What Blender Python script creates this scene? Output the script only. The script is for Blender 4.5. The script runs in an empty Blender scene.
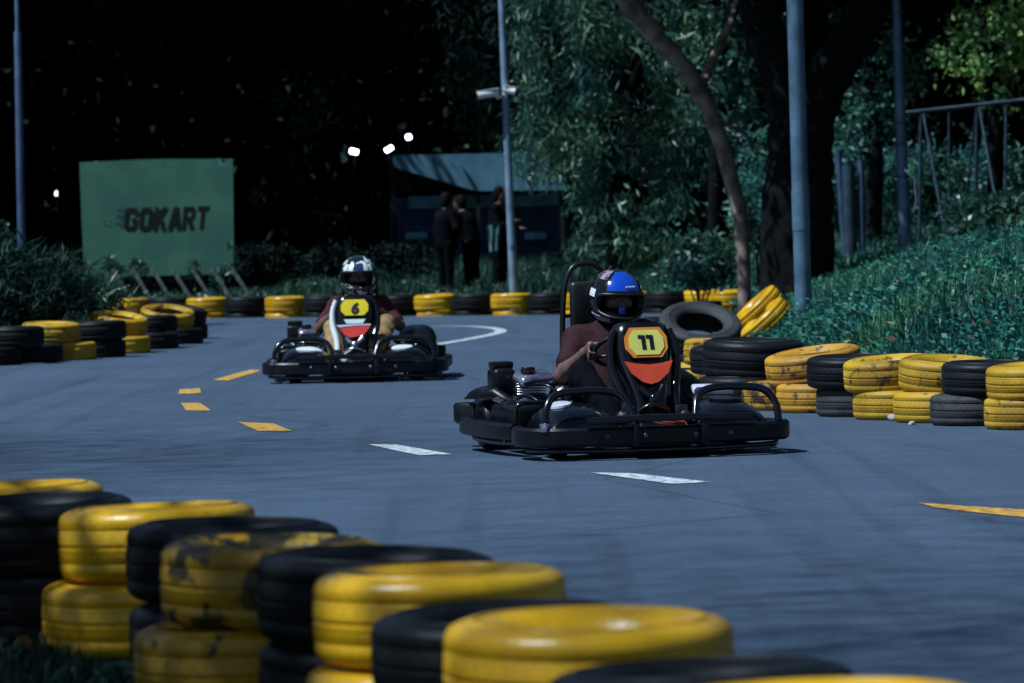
import bpy, bmesh, math, random
import numpy as np
from mathutils import Vector, Matrix
from mathutils.geometry import tessellate_polygon
R = math.radians
random.seed(7)
rng = np.random.default_rng(11)
SC = bpy.context.scene
COL = SC.collection

# ------------------------------------------------------------------ camera
CAM_H = 1.2
FPX = 4300.0
PITCH = math.atan(110.5 / FPX)
ROLL = R(1.3)
fwd = Vector((0, math.cos(PITCH), -math.sin(PITCH)))
up0 = Vector((0, math.sin(PITCH), math.cos(PITCH)))
rt0 = Vector((1, 0, 0))
rt = rt0 * math.cos(ROLL) - up0 * math.sin(ROLL)
up = up0 * math.cos(ROLL) + rt0 * math.sin(ROLL)
CP = Vector((0, 0, CAM_H))
cam_d = bpy.data.cameras.new('camera')
cam = bpy.data.objects.new('camera', cam_d)
COL.objects.link(cam)
m = Matrix((rt, up, -fwd)).transposed().to_4x4()
m.translation = CP
cam.matrix_world = m
cam_d.sensor_width = 36
cam_d.lens = 36 * FPX / 1024
cam_d.clip_end = 2000
cam_d.clip_start = 0.1
cam_d.dof.use_dof = True
cam_d.dof.focus_distance = 22.8
cam_d.dof.aperture_fstop = 5.8
SC.camera = cam


def ray(px, py):
    return (fwd * FPX + rt * (px - 512) - up * (py - 341.5)).normalized()


def G(px, py, z=0.0):
    """where the line of sight of a picture point meets the level z"""
    d = ray(px, py)
    t = (z - CAM_H) / d.z
    return CP + d * t


def D(px, py, y):
    """the point of that line of sight that lies y metres down the track"""
    d = ray(px, py)
    return CP + d * (y / d.y)


# ------------------------------------------------------------------ mesh helpers
class MB:
    def __init__(s):
        s.v = []
        s.f = []
        s.mi = []

    def add(s, vs, fs, mi=0, M=None):
        b = len(s.v)
        for p in vs:
            p = Vector(p)
            s.v.append(tuple(M @ p) if M is not None else tuple(p))
        for f in fs:
            s.f.append([b + i for i in f])
            s.mi.append(mi)
        return s

    def bm(s, bm, mi=0, M=None):
        bm.verts.index_update()
        s.add([v.co.copy() for v in bm.verts], [[v.index for v in f.verts] for f in bm.faces], mi, M)
        bm.free()
        return s

    def box(s, c, d, bev=0.0, seg=2, rot=None, mi=0):
        bm = bmesh.new()
        bmesh.ops.create_cube(bm, size=1)
        for v in bm.verts:
            v.co = Vector((v.co.x * d[0], v.co.y * d[1], v.co.z * d[2]))
        if bev > 0:
            bmesh.ops.bevel(bm, geom=list(bm.edges), offset=bev, segments=seg, profile=0.5, affect='EDGES')
        M = Matrix.Translation(Vector(c))
        if rot is not None:
            M = M @ (rot.to_4x4() if not isinstance(rot, tuple) else
                     (Matrix.Rotation(rot[2], 4, 'Z') @ Matrix.Rotation(rot[1], 4, 'Y') @ Matrix.Rotation(rot[0], 4, 'X')))
        return s.bm(bm, mi, M)

    def tube(s, pts, r, seg=10, closed=False, cap=True, mi=0):
        pts = [Vector(p) for p in pts]
        n = len(pts)
        rs = r if isinstance(r, (list, tuple)) else [r] * n
        vs, fs = [], []
        prev = None
        for i in range(n):
            if closed:
                t = pts[(i + 1) % n] - pts[i - 1]
            else:
                t = pts[min(i + 1, n - 1)] - pts[max(i - 1, 0)]
            t = t.normalized()
            if prev is None:
                a = Vector((0, 0, 1)) if abs(t.z) < .9 else Vector((1, 0, 0))
                u = t.cross(a).normalized()
            else:
                u = (prev - t * prev.dot(t)).normalized()
            prev = u
            w = t.cross(u)
            for k in range(seg):
                an = 2 * math.pi * k / seg
                vs.append(pts[i] + (u * math.cos(an) + w * math.sin(an)) * rs[i])
        m_ = n if closed else n - 1
        for i in range(m_):
            j = (i + 1) % n
            for k in range(seg):
                l = (k + 1) % seg
                fs.append([i * seg + k, i * seg + l, j * seg + l, j * seg + k])
        if cap and not closed:
            fs.append(list(range(seg))[::-1])
            fs.append([(n - 1) * seg + k for k in range(seg)])
        return s.add(vs, fs, mi)

    def lathe(s, prof, seg=32, M=None, mi=0, closed=False):
        vs, fs = [], []
        n = len(prof)
        for k in range(seg):
            a = 2 * math.pi * k / seg
            for (r, z) in prof:
                vs.append((r * math.cos(a), r * math.sin(a), z))
        for k in range(seg):
            l = (k + 1) % seg
            for i in range(n if closed else n - 1):
                j = (i + 1) % n
                fs.append([k * n + i, l * n + i, l * n + j, k * n + j])
        return s.add(vs, fs, mi, M)

    def prism(s, poly, z0, z1, M=None, mi=0):
        n = len(poly)
        vs = [(p[0], p[1], z0) for p in poly] + [(p[0], p[1], z1) for p in poly]
        fs = [[i, (i + 1) % n, n + (i + 1) % n, n + i] for i in range(n)]
        for t in tessellate_polygon([[Vector((p[0], p[1], 0)) for p in poly]]):
            t = list(t)
            a, b, c = (Vector(poly[i]).to_2d() for i in t)
            if (b - a).cross(c - a) < 0:
                t = t[::-1]
            fs.append([n + i for i in t])
            fs.append(t[::-1])
        return s.add(vs, fs, mi, M)

    def sweep(s, path, sec, z, mi=0):
        """a section (outward, up) carried along a path in the ground plane"""
        n = len(path)
        k = len(sec)
        vs, fs = [], []
        P = [Vector(p) for p in path]
        for i in range(n):
            t = (P[min(i + 1, n - 1)] - P[max(i - 1, 0)]).normalized()
            nrm = Vector((t.y, -t.x))
            zz = z[i] if isinstance(z, (list, tuple)) else z
            for (a, b) in sec:
                q = P[i] + nrm * a
                vs.append((q.x, q.y, zz + b))
        for i in range(n - 1):
            for j in range(k):
                l = (j + 1) % k
                fs.append([i * k + j, i * k + l, (i + 1) * k + l, (i + 1) * k + j])
        fs.append(list(range(k)))
        fs.append([(n - 1) * k + j for j in range(k)][::-1])
        return s.add(vs, fs, mi)

    def ball(s, c, r, seg=16, mi=0):
        rr = r if isinstance(r, (tuple, list)) else (r, r, r)
        bm = bmesh.new()
        bmesh.ops.create_uvsphere(bm, u_segments=seg, v_segments=max(6, seg * 2 // 3), radius=1)
        M = Matrix.Translation(Vector(c)) @ Matrix.Diagonal((rr[0], rr[1], rr[2], 1))
        return s.bm(bm, mi, M)

    def mesh(s, name, mats, smooth=40):
        me = bpy.data.meshes.new(name)
        me.from_pydata(s.v, [], s.f)
        for mt in (mats if isinstance(mats, (list, tuple)) else [mats]):
            me.materials.append(mt)
        if any(s.mi):
            me.polygons.foreach_set('material_index', s.mi)
        bm = bmesh.new()
        bm.from_mesh(me)
        bmesh.ops.recalc_face_normals(bm, faces=bm.faces)
        bm.to_mesh(me)
        bm.free()
        if smooth:
            me.polygons.foreach_set('use_smooth', [True] * len(me.polygons))
            me.set_sharp_from_angle(angle=R(smooth))
        me.update()
        return me

    def build(s, name, mats, parent=None, smooth=40):
        return link(name, s.mesh(name, mats, smooth), parent)


def link(name, data, parent=None):
    o = bpy.data.objects.new(name, data)
    COL.objects.link(o)
    if parent is not None:
        o.parent = parent
    return o


def tag(o, label=None, cat=None, group=None, kind=None):
    if label:
        o['label'] = label
    if cat:
        o['category'] = cat
    if group:
        o['group'] = group
    if kind:
        o['kind'] = kind
    return o


def empty(name, loc, rz=0):
    o = bpy.data.objects.new(name, None)
    o.empty_display_size = .2
    COL.objects.link(o)
    o.location = loc
    o.rotation_euler = (0, 0, rz)
    return o


def np_mesh(name, V, loops, starts, totals, mats, smooth=False):
    me = bpy.data.meshes.new(name)
    me.vertices.add(len(V))
    me.vertices.foreach_set('co', np.asarray(V, np.float32).ravel())
    me.loops.add(len(loops))
    me.loops.foreach_set('vertex_index', np.asarray(loops, np.int32))
    me.polygons.add(len(starts))
    me.polygons.foreach_set('loop_start', np.asarray(starts, np.int32))
    me.polygons.foreach_set('loop_total', np.asarray(totals, np.int32))
    if smooth:
        me.polygons.foreach_set('use_smooth', np.ones(len(starts), bool))
    for mt in (mats if isinstance(mats, (list, tuple)) else [mats]):
        me.materials.append(mt)
    me.update(calc_edges=True)
    return me


def catmull(pts, n=8, closed=False):
    P = [Vector(p) for p in pts]
    out = []
    m_ = len(P)
    rg = m_ if closed else m_ - 1
    for i in range(rg):
        if closed:
            a, b, c, d = P[i - 1], P[i], P[(i + 1) % m_], P[(i + 2) % m_]
        else:
            a, b, c, d = P[max(i - 1, 0)], P[i], P[i + 1], P[min(i + 2, m_ - 1)]
        for k in range(n):
            t = k / n
            out.append(.5 * ((2 * b) + (c - a) * t + (2 * a - 5 * b + 4 * c - d) * t * t + (3 * b - a - 3 * c + d) * t ** 3))
    if not closed:
        out.append(P[-1])
    return out


def rrect(w, h, r, n=4):
    out = []
    for (cx, cy, a0) in ((w / 2 - r, h / 2 - r, 0), (-w / 2 + r, h / 2 - r, 90), (-w / 2 + r, -h / 2 + r, 180), (w / 2 - r, -h / 2 + r, 270)):
        for k in range(n + 1):
            a = R(a0 + 90 * k / n)
            out.append((cx + r * math.cos(a), cy + r * math.sin(a)))
    return out


# ------------------------------------------------------------------ implicit surfaces for the figures
def sdf_mesh(name, prims, mat, cell=.007, k=.02, cuts=()):
    """one continuous skin around tapered limbs (a, b, ra, rb) and ellipsoids (c, radii)"""
    lo = np.full(3, 1e9)
    hi = -lo
    for p in prims:
        if p[0] == 'c':
            r = max(p[3], p[4])
            for q in (p[1], p[2]):
                lo = np.minimum(lo, np.array(q) - r)
                hi = np.maximum(hi, np.array(q) + r)
        elif p[0] == 'e':
            lo = np.minimum(lo, np.array(p[1]) - np.array(p[2]))
            hi = np.maximum(hi, np.array(p[1]) + np.array(p[2]))
    lo -= .03
    hi += .03
    N = np.ceil((hi - lo) / cell).astype(int) + 1
    F = np.full(N, .5, np.float32)
    ax = [lo[i] + cell * np.arange(N[i]) for i in range(3)]
    for p in prims:
        kk = p[5] if p[0] == 'c' and len(p) > 5 else (p[3] if p[0] == 'e' and len(p) > 3 else k)
        if p[0] == 'c':
            a, b = np.array(p[1], float), np.array(p[2], float)
            r = max(p[3], p[4])
            l_, h_ = np.minimum(a, b) - r, np.maximum(a, b) + r
        else:
            a, b = np.array(p[1], float), np.array(p[2], float)
            l_, h_ = a - b, a + b
        mg = kk * 1.6 + 2 * cell
        i0 = np.clip(np.floor((l_ - mg - lo) / cell).astype(int), 0, N)
        i1 = np.clip(np.ceil((h_ + mg - lo) / cell).astype(int) + 1, 0, N)
        sl = tuple(slice(i0[i], i1[i]) for i in range(3))
        X, Y, Z = np.meshgrid(ax[0][sl[0]], ax[1][sl[1]], ax[2][sl[2]], indexing='ij')
        if p[0] == 'c':
            ab = b - a
            t = np.clip(((X - a[0]) * ab[0] + (Y - a[1]) * ab[1] + (Z - a[2]) * ab[2]) / max(1e-9, ab @ ab), 0, 1)
            d = np.sqrt((X - a[0] - t * ab[0]) ** 2 + (Y - a[1] - t * ab[1]) ** 2 + (Z - a[2] - t * ab[2]) ** 2) - (p[3] + t * (p[4] - p[3]))
        else:
            k0 = np.sqrt(((X - a[0]) / b[0]) ** 2 + ((Y - a[1]) / b[1]) ** 2 + ((Z - a[2]) / b[2]) ** 2)
            k1 = np.sqrt(((X - a[0]) / b[0] ** 2) ** 2 + ((Y - a[1]) / b[1] ** 2) ** 2 + ((Z - a[2]) / b[2] ** 2) ** 2)
            d = k0 * (k0 - 1) / np.maximum(k1, 1e-6)
        f = F[sl]
        h = np.clip(.5 + .5 * (f - d) / kk, 0, 1)
        F[sl] = f * (1 - h) + d * h - kk * h * (1 - h)
    for (pt, nr) in cuts:   # keep the side the normal points away from
        nr = np.array(nr, float)
        nr /= np.linalg.norm(nr)
        X, Y, Z = np.meshgrid(*ax, indexing='ij')
        F = np.maximum(F, (X - pt[0]) * nr[0] + (Y - pt[1]) * nr[1] + (Z - pt[2]) * nr[2])
    # surface nets
    S = F < 0
    c = [S[i:N[0] - 1 + i, j:N[1] - 1 + j, l:N[2] - 1 + l] for i in (0, 1) for j in (0, 1) for l in (0, 1)]
    cnt = sum(x.astype(np.int8) for x in c)
    mixed = (cnt > 0) & (cnt < 8)
    idx = -np.ones(mixed.shape, np.int64)
    cells = np.argwhere(mixed)
    idx[mixed] = np.arange(len(cells))
    acc = np.zeros((len(cells), 3))
    num = np.zeros(len(cells))
    cor = [(i, j, l) for i in (0, 1) for j in (0, 1) for l in (0, 1)]
    fv = {q: F[cells[:, 0] + q[0], cells[:, 1] + q[1], cells[:, 2] + q[2]] for q in cor}
    for q in cor:
        for axn in range(3):
            if q[axn] == 0:
                w = list(q)
                w[axn] = 1
                w = tuple(w)
                a, b = fv[q], fv[w]
                cr = (a < 0) != (b < 0)
                t = np.where(cr, a / np.where(cr, a - b, 1), 0)
                pos = np.array(q, float)[None, :].repeat(len(cells), 0)
                pos[:, axn] += t
                acc[cr] += pos[cr]
                num[cr] += 1
    V = lo + cell * (cells + acc / num[:, None])
    quads = []
    for axn in range(3):
        o1, o2 = [(1, 2), (2, 0), (0, 1)][axn]
        a = S[tuple(slice(0, -1) if i == axn else slice(None) for i in range(3))]
        b = S[tuple(slice(1, None) if i == axn else slice(None) for i in range(3))]
        e = np.argwhere(a != b)
        e = e[(e[:, o1] > 0) & (e[:, o2] > 0) & (e[:, o1] < N[o1] - 1) & (e[:, o2] < N[o2] - 1)]
        inside = S[e[:, 0], e[:, 1], e[:, 2]]
        q = []
        for (u, v) in ((-1, -1), (0, -1), (0, 0), (-1, 0)):
            cc = e.copy()
            cc[:, o1] += u
            cc[:, o2] += v
            q.append(idx[cc[:, 0], cc[:, 1], cc[:, 2]])
        q = np.stack(q, 1)
        q[~inside] = q[~inside][:, ::-1]
        quads.append(q)
    Q = np.concatenate(quads)
    Q = Q[(Q >= 0).all(1)]
    n = len(Q)
    return np_mesh(name, V, Q.ravel(), np.arange(n) * 4, np.full(n, 4), mat, True)


# ------------------------------------------------------------------ materials
def new_mat(name):
    mt = bpy.data.materials.new(name)
    mt.use_nodes = True
    nt = mt.node_tree
    return mt, nt, nt.nodes['Principled BSDF']


def mat(name, col, rough=.5, metal=0., var=.15, scale=6., bump=0., bscale=60., coat=0., spec=.5, col2=None, lo=.4, hi=.62):
    mt, nt, b = new_mat(name)
    b.inputs['Roughness'].default_value = rough
    b.inputs['Metallic'].default_value = metal
    b.inputs['Coat Weight'].default_value = coat
    b.inputs['Coat Roughness'].default_value = .08
    b.inputs['Specular IOR Level'].default_value = spec
    tc = nt.nodes.new('ShaderNodeTexCoord')
    no = nt.nodes.new('ShaderNodeTexNoise')
    no.inputs['Scale'].default_value = scale
    no.inputs['Detail'].default_value = 6
    nt.links.new(tc.outputs['Object'], no.inputs['Vector'])
    rp = nt.nodes.new('ShaderNodeValToRGB')
    rp.color_ramp.elements[0].position = lo
    rp.color_ramp.elements[1].position = hi
    c2 = col2 if col2 else tuple(max(0, x * (1 - var * 2)) for x in col)
    rp.color_ramp.elements[0].color = (*c2, 1)
    rp.color_ramp.elements[1].color = (*col, 1)
    nt.links.new(no.outputs['Fac'], rp.inputs['Fac'])
    nt.links.new(rp.outputs['Color'], b.inputs['Base Color'])
    mr = nt.nodes.new('ShaderNodeMapRange')
    mr.inputs['To Min'].default_value = max(.03, rough - .1)
    mr.inputs['To Max'].default_value = min(1, rough + .12)
    nt.links.new(no.outputs['Fac'], mr.inputs['Value'])
    nt.links.new(mr.outputs['Result'], b.inputs['Roughness'])
    if bump:
        n2 = nt.nodes.new('ShaderNodeTexNoise')
        n2.inputs['Scale'].default_value = bscale
        n2.inputs['Detail'].default_value = 4
        nt.links.new(tc.outputs['Object'], n2.inputs['Vector'])
        bp = nt.nodes.new('ShaderNodeBump')
        bp.inputs['Strength'].default_value = bump
        bp.inputs['Distance'].default_value = .01
        nt.links.new(n2.outputs['Fac'], bp.inputs['Height'])
        nt.links.new(bp.outputs['Normal'], b.inputs['Normal'])
    return mt


def leaf_mat(name, c1, c2, rough=.45, trans=.25, spec=.5):
    """leaf colour varies from leaf to leaf"""
    mt, nt, b = new_mat(name)
    g = nt.nodes.new('ShaderNodeNewGeometry')
    rp = nt.nodes.new('ShaderNodeValToRGB')
    rp.color_ramp.elements[0].color = (*c1, 1)
    rp.color_ramp.elements[1].color = (*c2, 1)
    nt.links.new(g.outputs['Random Per Island'], rp.inputs['Fac'])
    # patches of another species: yellower and a little lighter
    tc = nt.nodes.new('ShaderNodeTexCoord')
    no = nt.nodes.new('ShaderNodeTexNoise')
    no.inputs['Scale'].default_value = .9
    no.inputs['Detail'].default_value = 3
    nt.links.new(tc.outputs['Object'], no.inputs['Vector'])
    r2 = nt.nodes.new('ShaderNodeValToRGB')
    r2.color_ramp.elements[0].position, r2.color_ramp.elements[1].position = .42, .62
    r2.color_ramp.elements[0].color, r2.color_ramp.elements[1].color = (.75, .85, 1.0, 1), (1.7, 1.25, .95, 1)
    nt.links.new(no.outputs['Fac'], r2.inputs['Fac'])
    mm = nt.nodes.new('ShaderNodeMix')
    mm.data_type = 'RGBA'
    mm.blend_type = 'MULTIPLY'
    mm.inputs['Factor'].default_value = 1
    nt.links.new(rp.outputs['Color'], mm.inputs['A'])
    nt.links.new(r2.outputs['Color'], mm.inputs['B'])
    rp = mm
    nt.links.new(rp.outputs['Result'], b.inputs['Base Color'])
    b.inputs['Roughness'].default_value = rough
    b.inputs['Specular IOR Level'].default_value = spec
    tr = nt.nodes.new('ShaderNodeBsdfTranslucent')
    nt.links.new(rp.outputs['Result'], tr.inputs['Color'])
    mx = nt.nodes.new('ShaderNodeMixShader')
    mx.inputs['Fac'].default_value = trans
    nt.links.new(b.outputs['BSDF'], mx.inputs[1])
    nt.links.new(tr.outputs['BSDF'], mx.inputs[2])
    nt.links.new(mx.outputs['Shader'], nt.nodes['Material Output'].inputs['Surface'])
    return mt


def lamp_mat(name, col, st):
    mt, nt, b = new_mat(name)
    b.inputs['Base Color'].default_value = (*col, 1)
    b.inputs['Emission Color'].default_value = (*col, 1)
    b.inputs['Emission Strength'].default_value = st
    return mt


def tyre_mat(name, paint, rubber, wear, tread, rough, spec=.45):
    """rubber with or without paint: worn patches show the rubber below, the tread has blocks and grooves"""
    mt, nt, b = new_mat(name)
    L = nt.links.new
    tc = nt.nodes.new('ShaderNodeTexCoord')
    oi = nt.nodes.new('ShaderNodeObjectInfo')
    ad = nt.nodes.new('ShaderNodeVectorMath')
    ad.operation = 'MULTIPLY_ADD'
    cb = nt.nodes.new('ShaderNodeCombineXYZ')
    for i in range(3):
        L(oi.outputs['Random'], cb.inputs[i])
    ad.inputs[1].default_value = (37, 51, 23)
    L(cb.outputs[0], ad.inputs[0])
    L(tc.outputs['Object'], ad.inputs[2])
    n1 = nt.nodes.new('ShaderNodeTexNoise')
    n1.inputs['Scale'].default_value = 9
    n1.inputs['Detail'].default_value = 9
    n1.inputs['Roughness'].default_value = .65
    L(ad.outputs[0], n1.inputs['Vector'])
    # each tyre is worn to its own degree
    wr = nt.nodes.new('ShaderNodeMath')
    wr.operation = 'MULTIPLY_ADD'
    L(oi.outputs['Random'], wr.inputs[0])
    wr.inputs[1].default_value = .12
    L(n1.outputs['Fac'], wr.inputs[2])
    r1 = nt.nodes.new('ShaderNodeValToRGB')
    r1.color_ramp.elements[0].position = wear
    r1.color_ramp.elements[1].position = wear + .07
    r1.color_ramp.elements[0].color = (*rubber, 1)
    r1.color_ramp.elements[1].color = (*paint, 1)
    L(wr.outputs[0], r1.inputs['Fac'])
    n2 = nt.nodes.new('ShaderNodeTexNoise')
    n2.inputs['Scale'].default_value = 3
    n2.inputs['Detail'].default_value = 5
    L(ad.outputs[0], n2.inputs['Vector'])
    r2 = nt.nodes.new('ShaderNodeValToRGB')
    r2.color_ramp.elements[0].position = .35
    r2.color_ramp.elements[1].position = .7
    r2.color_ramp.elements[0].color = (.42, .36, .32, 1)
    r2.color_ramp.elements[1].color = (1, 1, 1, 1)
    L(n2.outputs['Fac'], r2.inputs['Fac'])
    mx = nt.nodes.new('ShaderNodeMix')
    mx.data_type = 'RGBA'
    mx.blend_type = 'MULTIPLY'
    mx.inputs['Factor'].default_value = .8
    L(r1.outputs['Color'], mx.inputs['A'])
    L(r2.outputs['Color'], mx.inputs['B'])
    L(mx.outputs['Result'], b.inputs['Base Color'])
    mr = nt.nodes.new('ShaderNodeMapRange')
    mr.inputs['To Min'].default_value = rough + .2
    mr.inputs['To Max'].default_value = rough - .05
    L(n1.outputs['Fac'], mr.inputs['Value'])
    L(mr.outputs['Result'], b.inputs['Roughness'])
    b.inputs['Specular IOR Level'].default_value = spec
    bp = nt.nodes.new('ShaderNodeBump')
    bp.inputs['Distance'].default_value = .009
    if tread:
        br = nt.nodes.new('ShaderNodeTexBrick')
        br.inputs['Scale'].default_value = 1
        br.inputs['Mortar Size'].default_value = .09
        br.inputs['Mortar Smooth'].default_value = .4
        br.inputs['Brick Width'].default_value = 1.0
        br.inputs['Row Height'].default_value = .8
        br.inputs['Color1'].default_value = (1, 1, 1, 1)
        br.inputs['Color2'].default_value = (.9, .9, .9, 1)
        br.inputs['Mortar'].default_value = (0, 0, 0, 1)
        L(tc.outputs['UV'], br.inputs['Vector'])
        L(br.outputs['Color'], bp.inputs['Height'])
        bp.inputs['Strength'].default_value = .7
    else:
        L(n1.outputs['Fac'], bp.inputs['Height'])
        bp.inputs['Strength'].default_value = .5
    L(bp.outputs['Normal'], b.inputs['Normal'])
    return mt


YEL = (.92, .50, .012)
RUB = (.013, .015, .018)
M = {}
M['yt'] = tyre_mat('yellow_paint_tread', YEL, (.10, .065, .012), .29, True, .25)
M['ys'] = tyre_mat('yellow_paint_sidewall', YEL, (.09, .06, .012), .30, False, .19)
M['ot'] = tyre_mat('worn_ochre_tread', (.62, .30, .02), (.05, .03, .012), .47, True, .5)
M['os'] = tyre_mat('worn_ochre_sidewall', (.62, .30, .02), (.05, .03, .012), .47, False, .5)
M['dt'] = tyre_mat('dirty_yellow_tread', (.66, .38, .012), (.05, .036, .01), .44, True, .38)
M['ds'] = tyre_mat('dirty_yellow_sidewall', (.66, .38, .012), (.04, .03, .01), .47, False, .36)
M['bt'] = tyre_mat('black_rubber_tread', (.007, .008, .011), (.018, .018, .021), .38, True, .52, .18)
M['bs'] = tyre_mat('black_rubber_sidewall', (.006, .008, .011), (.016, .016, .02), .38, False, .42, .22)
M['wt'] = tyre_mat('weathered_yellow_tread', (.60, .345, .022), (.09, .055, .02), .40, True, .5, .3)
M['ws'] = tyre_mat('weathered_yellow_sidewall', (.62, .36, .02), (.08, .05, .018), .40, False, .45, .3)
M['gt'] = tyre_mat('grey_rubber_tread', (.04, .04, .045), (.02, .02, .022), .45, True, .65)
M['gs'] = tyre_mat('grey_rubber_sidewall', (.04, .04, .045), (.02, .02, .022), .45, False, .65)
M['black_plastic'] = mat('black_plastic', (.005, .006, .009), .36, var=.2, scale=12, bump=.08, bscale=70, spec=.28)
M['gloss_black'] = mat('gloss_black', (.004, .005, .008), .16, var=.2, coat=.5, spec=.4)
M['black_metal'] = mat('black_metal', (.012, .013, .016), .25, metal=.3, var=.2)
M['dark_steel'] = mat('dark_steel', (.10, .10, .12), .35, metal=.9, var=.2, scale=20)
M['silver'] = mat('silver', (.62, .60, .68), .22, metal=1, var=.12, scale=15)
M['tank_glint'] = mat('tank_glint', (.66, .62, .80), .18, metal=.85, var=.3, scale=9, bump=.25, bscale=14)  # pale lilac put into the colour for highlights on the dark engine
M['lilac_white'] = mat('lilac_white', (.72, .68, .82), .25, var=.1, scale=9)
M['orange_red'] = mat('orange_red', (.78, .085, .035), .35, var=.08)
M['plate_yellow'] = mat('plate_yellow', (.80, .74, .16), .35, var=.06, scale=10)
M['plate_deep'] = mat('plate_deep', (.85, .62, .02), .35, var=.06, scale=10)
M['plate_orange'] = mat('plate_orange', (.85, .26, .03), .35, var=.05)
M['ink'] = mat('ink', (.006, .006, .007), .45, var=.1)
M['white_paint'] = mat('white_paint', (.75, .77, .80), .3, var=.06)
M['red_paint'] = mat('red_paint', (.75, .06, .05), .3, var=.06)
M['rim'] = mat('rim', (.16, .16, .18), .35, metal=.8, var=.2)
M['seat'] = mat('seat', (.012, .012, .014), .4, var=.2, bump=.1)
M['skin'] = mat('skin', (.15, .08, .06), .5, var=.1, scale=20, bump=.06, bscale=150)
M['maroon'] = mat('maroon', (.075, .012, .018), .85, var=.25, scale=14, bump=.4, bscale=40, spec=.2)
M['maroon_dark'] = mat('maroon_dark', (.045, .014, .018), .85, var=.25, scale=14, bump=.4, bscale=40, spec=.2)
M['khaki'] = mat('khaki', (.36, .22, .10), .85, var=.2, scale=12, bump=.5, bscale=30, spec=.2)
M['dark_cloth'] = mat('dark_cloth', (.004, .005, .008), .9, var=.2, bump=.4, bscale=30, spec=.04)
M['shoe'] = mat('shoe', (.03, .035, .05), .5, var=.2)
M['blue_gloss'] = mat('blue_gloss', (.008, .07, .55), .15, var=.1, coat=.5)
M['blue_cloth'] = mat('blue_cloth', (.01, .09, .5), .5, var=.1)
M['hair'] = mat('hair', (.006, .005, .005), .8, var=.2, spec=.1)
M['eye_white'] = mat('eye_white', (.6, .6, .6), .2, var=.02)
M['pole_grey'] = mat('pole_grey', (.24, .34, .46), .45, metal=.2, var=.18, scale=4, bump=.1)
M['pole_blue'] = mat('pole_blue', (.11, .20, .30), .42, metal=.2, var=.22, scale=4, bump=.1)
M['pole_dark'] = mat('pole_dark', (.05, .09, .17), .5, metal=.2, var=.18, scale=4)
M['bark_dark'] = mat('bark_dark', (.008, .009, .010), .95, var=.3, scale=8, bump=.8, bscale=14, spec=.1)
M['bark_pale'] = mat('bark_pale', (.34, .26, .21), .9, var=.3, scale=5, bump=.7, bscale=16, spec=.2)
M['camera_white'] = mat('camera_white', (.75, .76, .78), .35, var=.05)
M['sign_teal'] = mat('sign_teal', (.16, .42, .30), .6, col2=(.12, .33, .25), scale=1.5, bump=.05, bscale=5)
M['sign_smear'] = mat('sign_smear', (.03, .14, .12), .6, var=.2)
M['timber'] = mat('timber', (.16, .20, .22), .7, var=.3, scale=8)
M['canvas_blue'] = mat('canvas_blue', (.10, .25, .35), .7, var=.15, scale=3)
M['wall_blue'] = mat('wall_blue', (.03, .065, .15), .8, var=.2, scale=3)
M['wall_pale'] = mat('wall_pale', (.20, .50, .66), .8, var=.2, scale=3)
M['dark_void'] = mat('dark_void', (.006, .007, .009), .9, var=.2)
M['rail_blue'] = mat('rail_blue', (.035, .065, .10), .5, metal=.2, var=.2, scale=6)
M['pale_cloth'] = mat('pale_cloth', (.16, .34, .36), .8, var=.15, scale=10)
M['lamp_white'] = lamp_mat('lamp_white', (.74, .70, 1.0), 12)
M['lamp_far'] = lamp_mat('lamp_far', (1, .92, .95), 4)
M['lamp_red'] = lamp_mat('lamp_red', (1, .03, .08), 3)
M['leaf_teal'] = leaf_mat('leaf_teal', (.012, .055, .045), (.05, .13, .085), .4, .25)
M['leaf_willow'] = leaf_mat('leaf_willow', (.010, .065, .06), (.09, .22, .14), .4, .25)
M['leaf_bright'] = leaf_mat('leaf_bright', (.07, .24, .08), (.42, .62, .18), .45, .4)
M['leaf_dark'] = leaf_mat('leaf_dark', (.003, .009, .008), (.008, .024, .020), .7, .1, .08)  # shade of the deep wood is put into this leaf colour
M['leaf_lit'] = leaf_mat('leaf_lit', (.02, .10, .085), (.09, .26, .19), .42, .3, .4)  # lit copy of the teal leaf, with the light put into the colour
M['leaf_bank'] = leaf_mat('leaf_bank', (.011, .080, .066), (.045, .23, .17), .5, .2, .22)
M['leaf_bank_grass'] = leaf_mat('leaf_bank_grass', (.012, .08, .066), (.06, .22, .14), .45, .25)
M['leaf_dry'] = leaf_mat('leaf_dry', (.16, .10, .05), (.30, .20, .11), .8, .1)
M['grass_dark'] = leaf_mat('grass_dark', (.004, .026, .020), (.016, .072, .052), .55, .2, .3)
M['grass_shade'] = leaf_mat('grass_shade', (.003, .016, .013), (.010, .046, .036), .6, .15, .25)  # grass darkened in its colour to stand for tree shade


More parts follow.
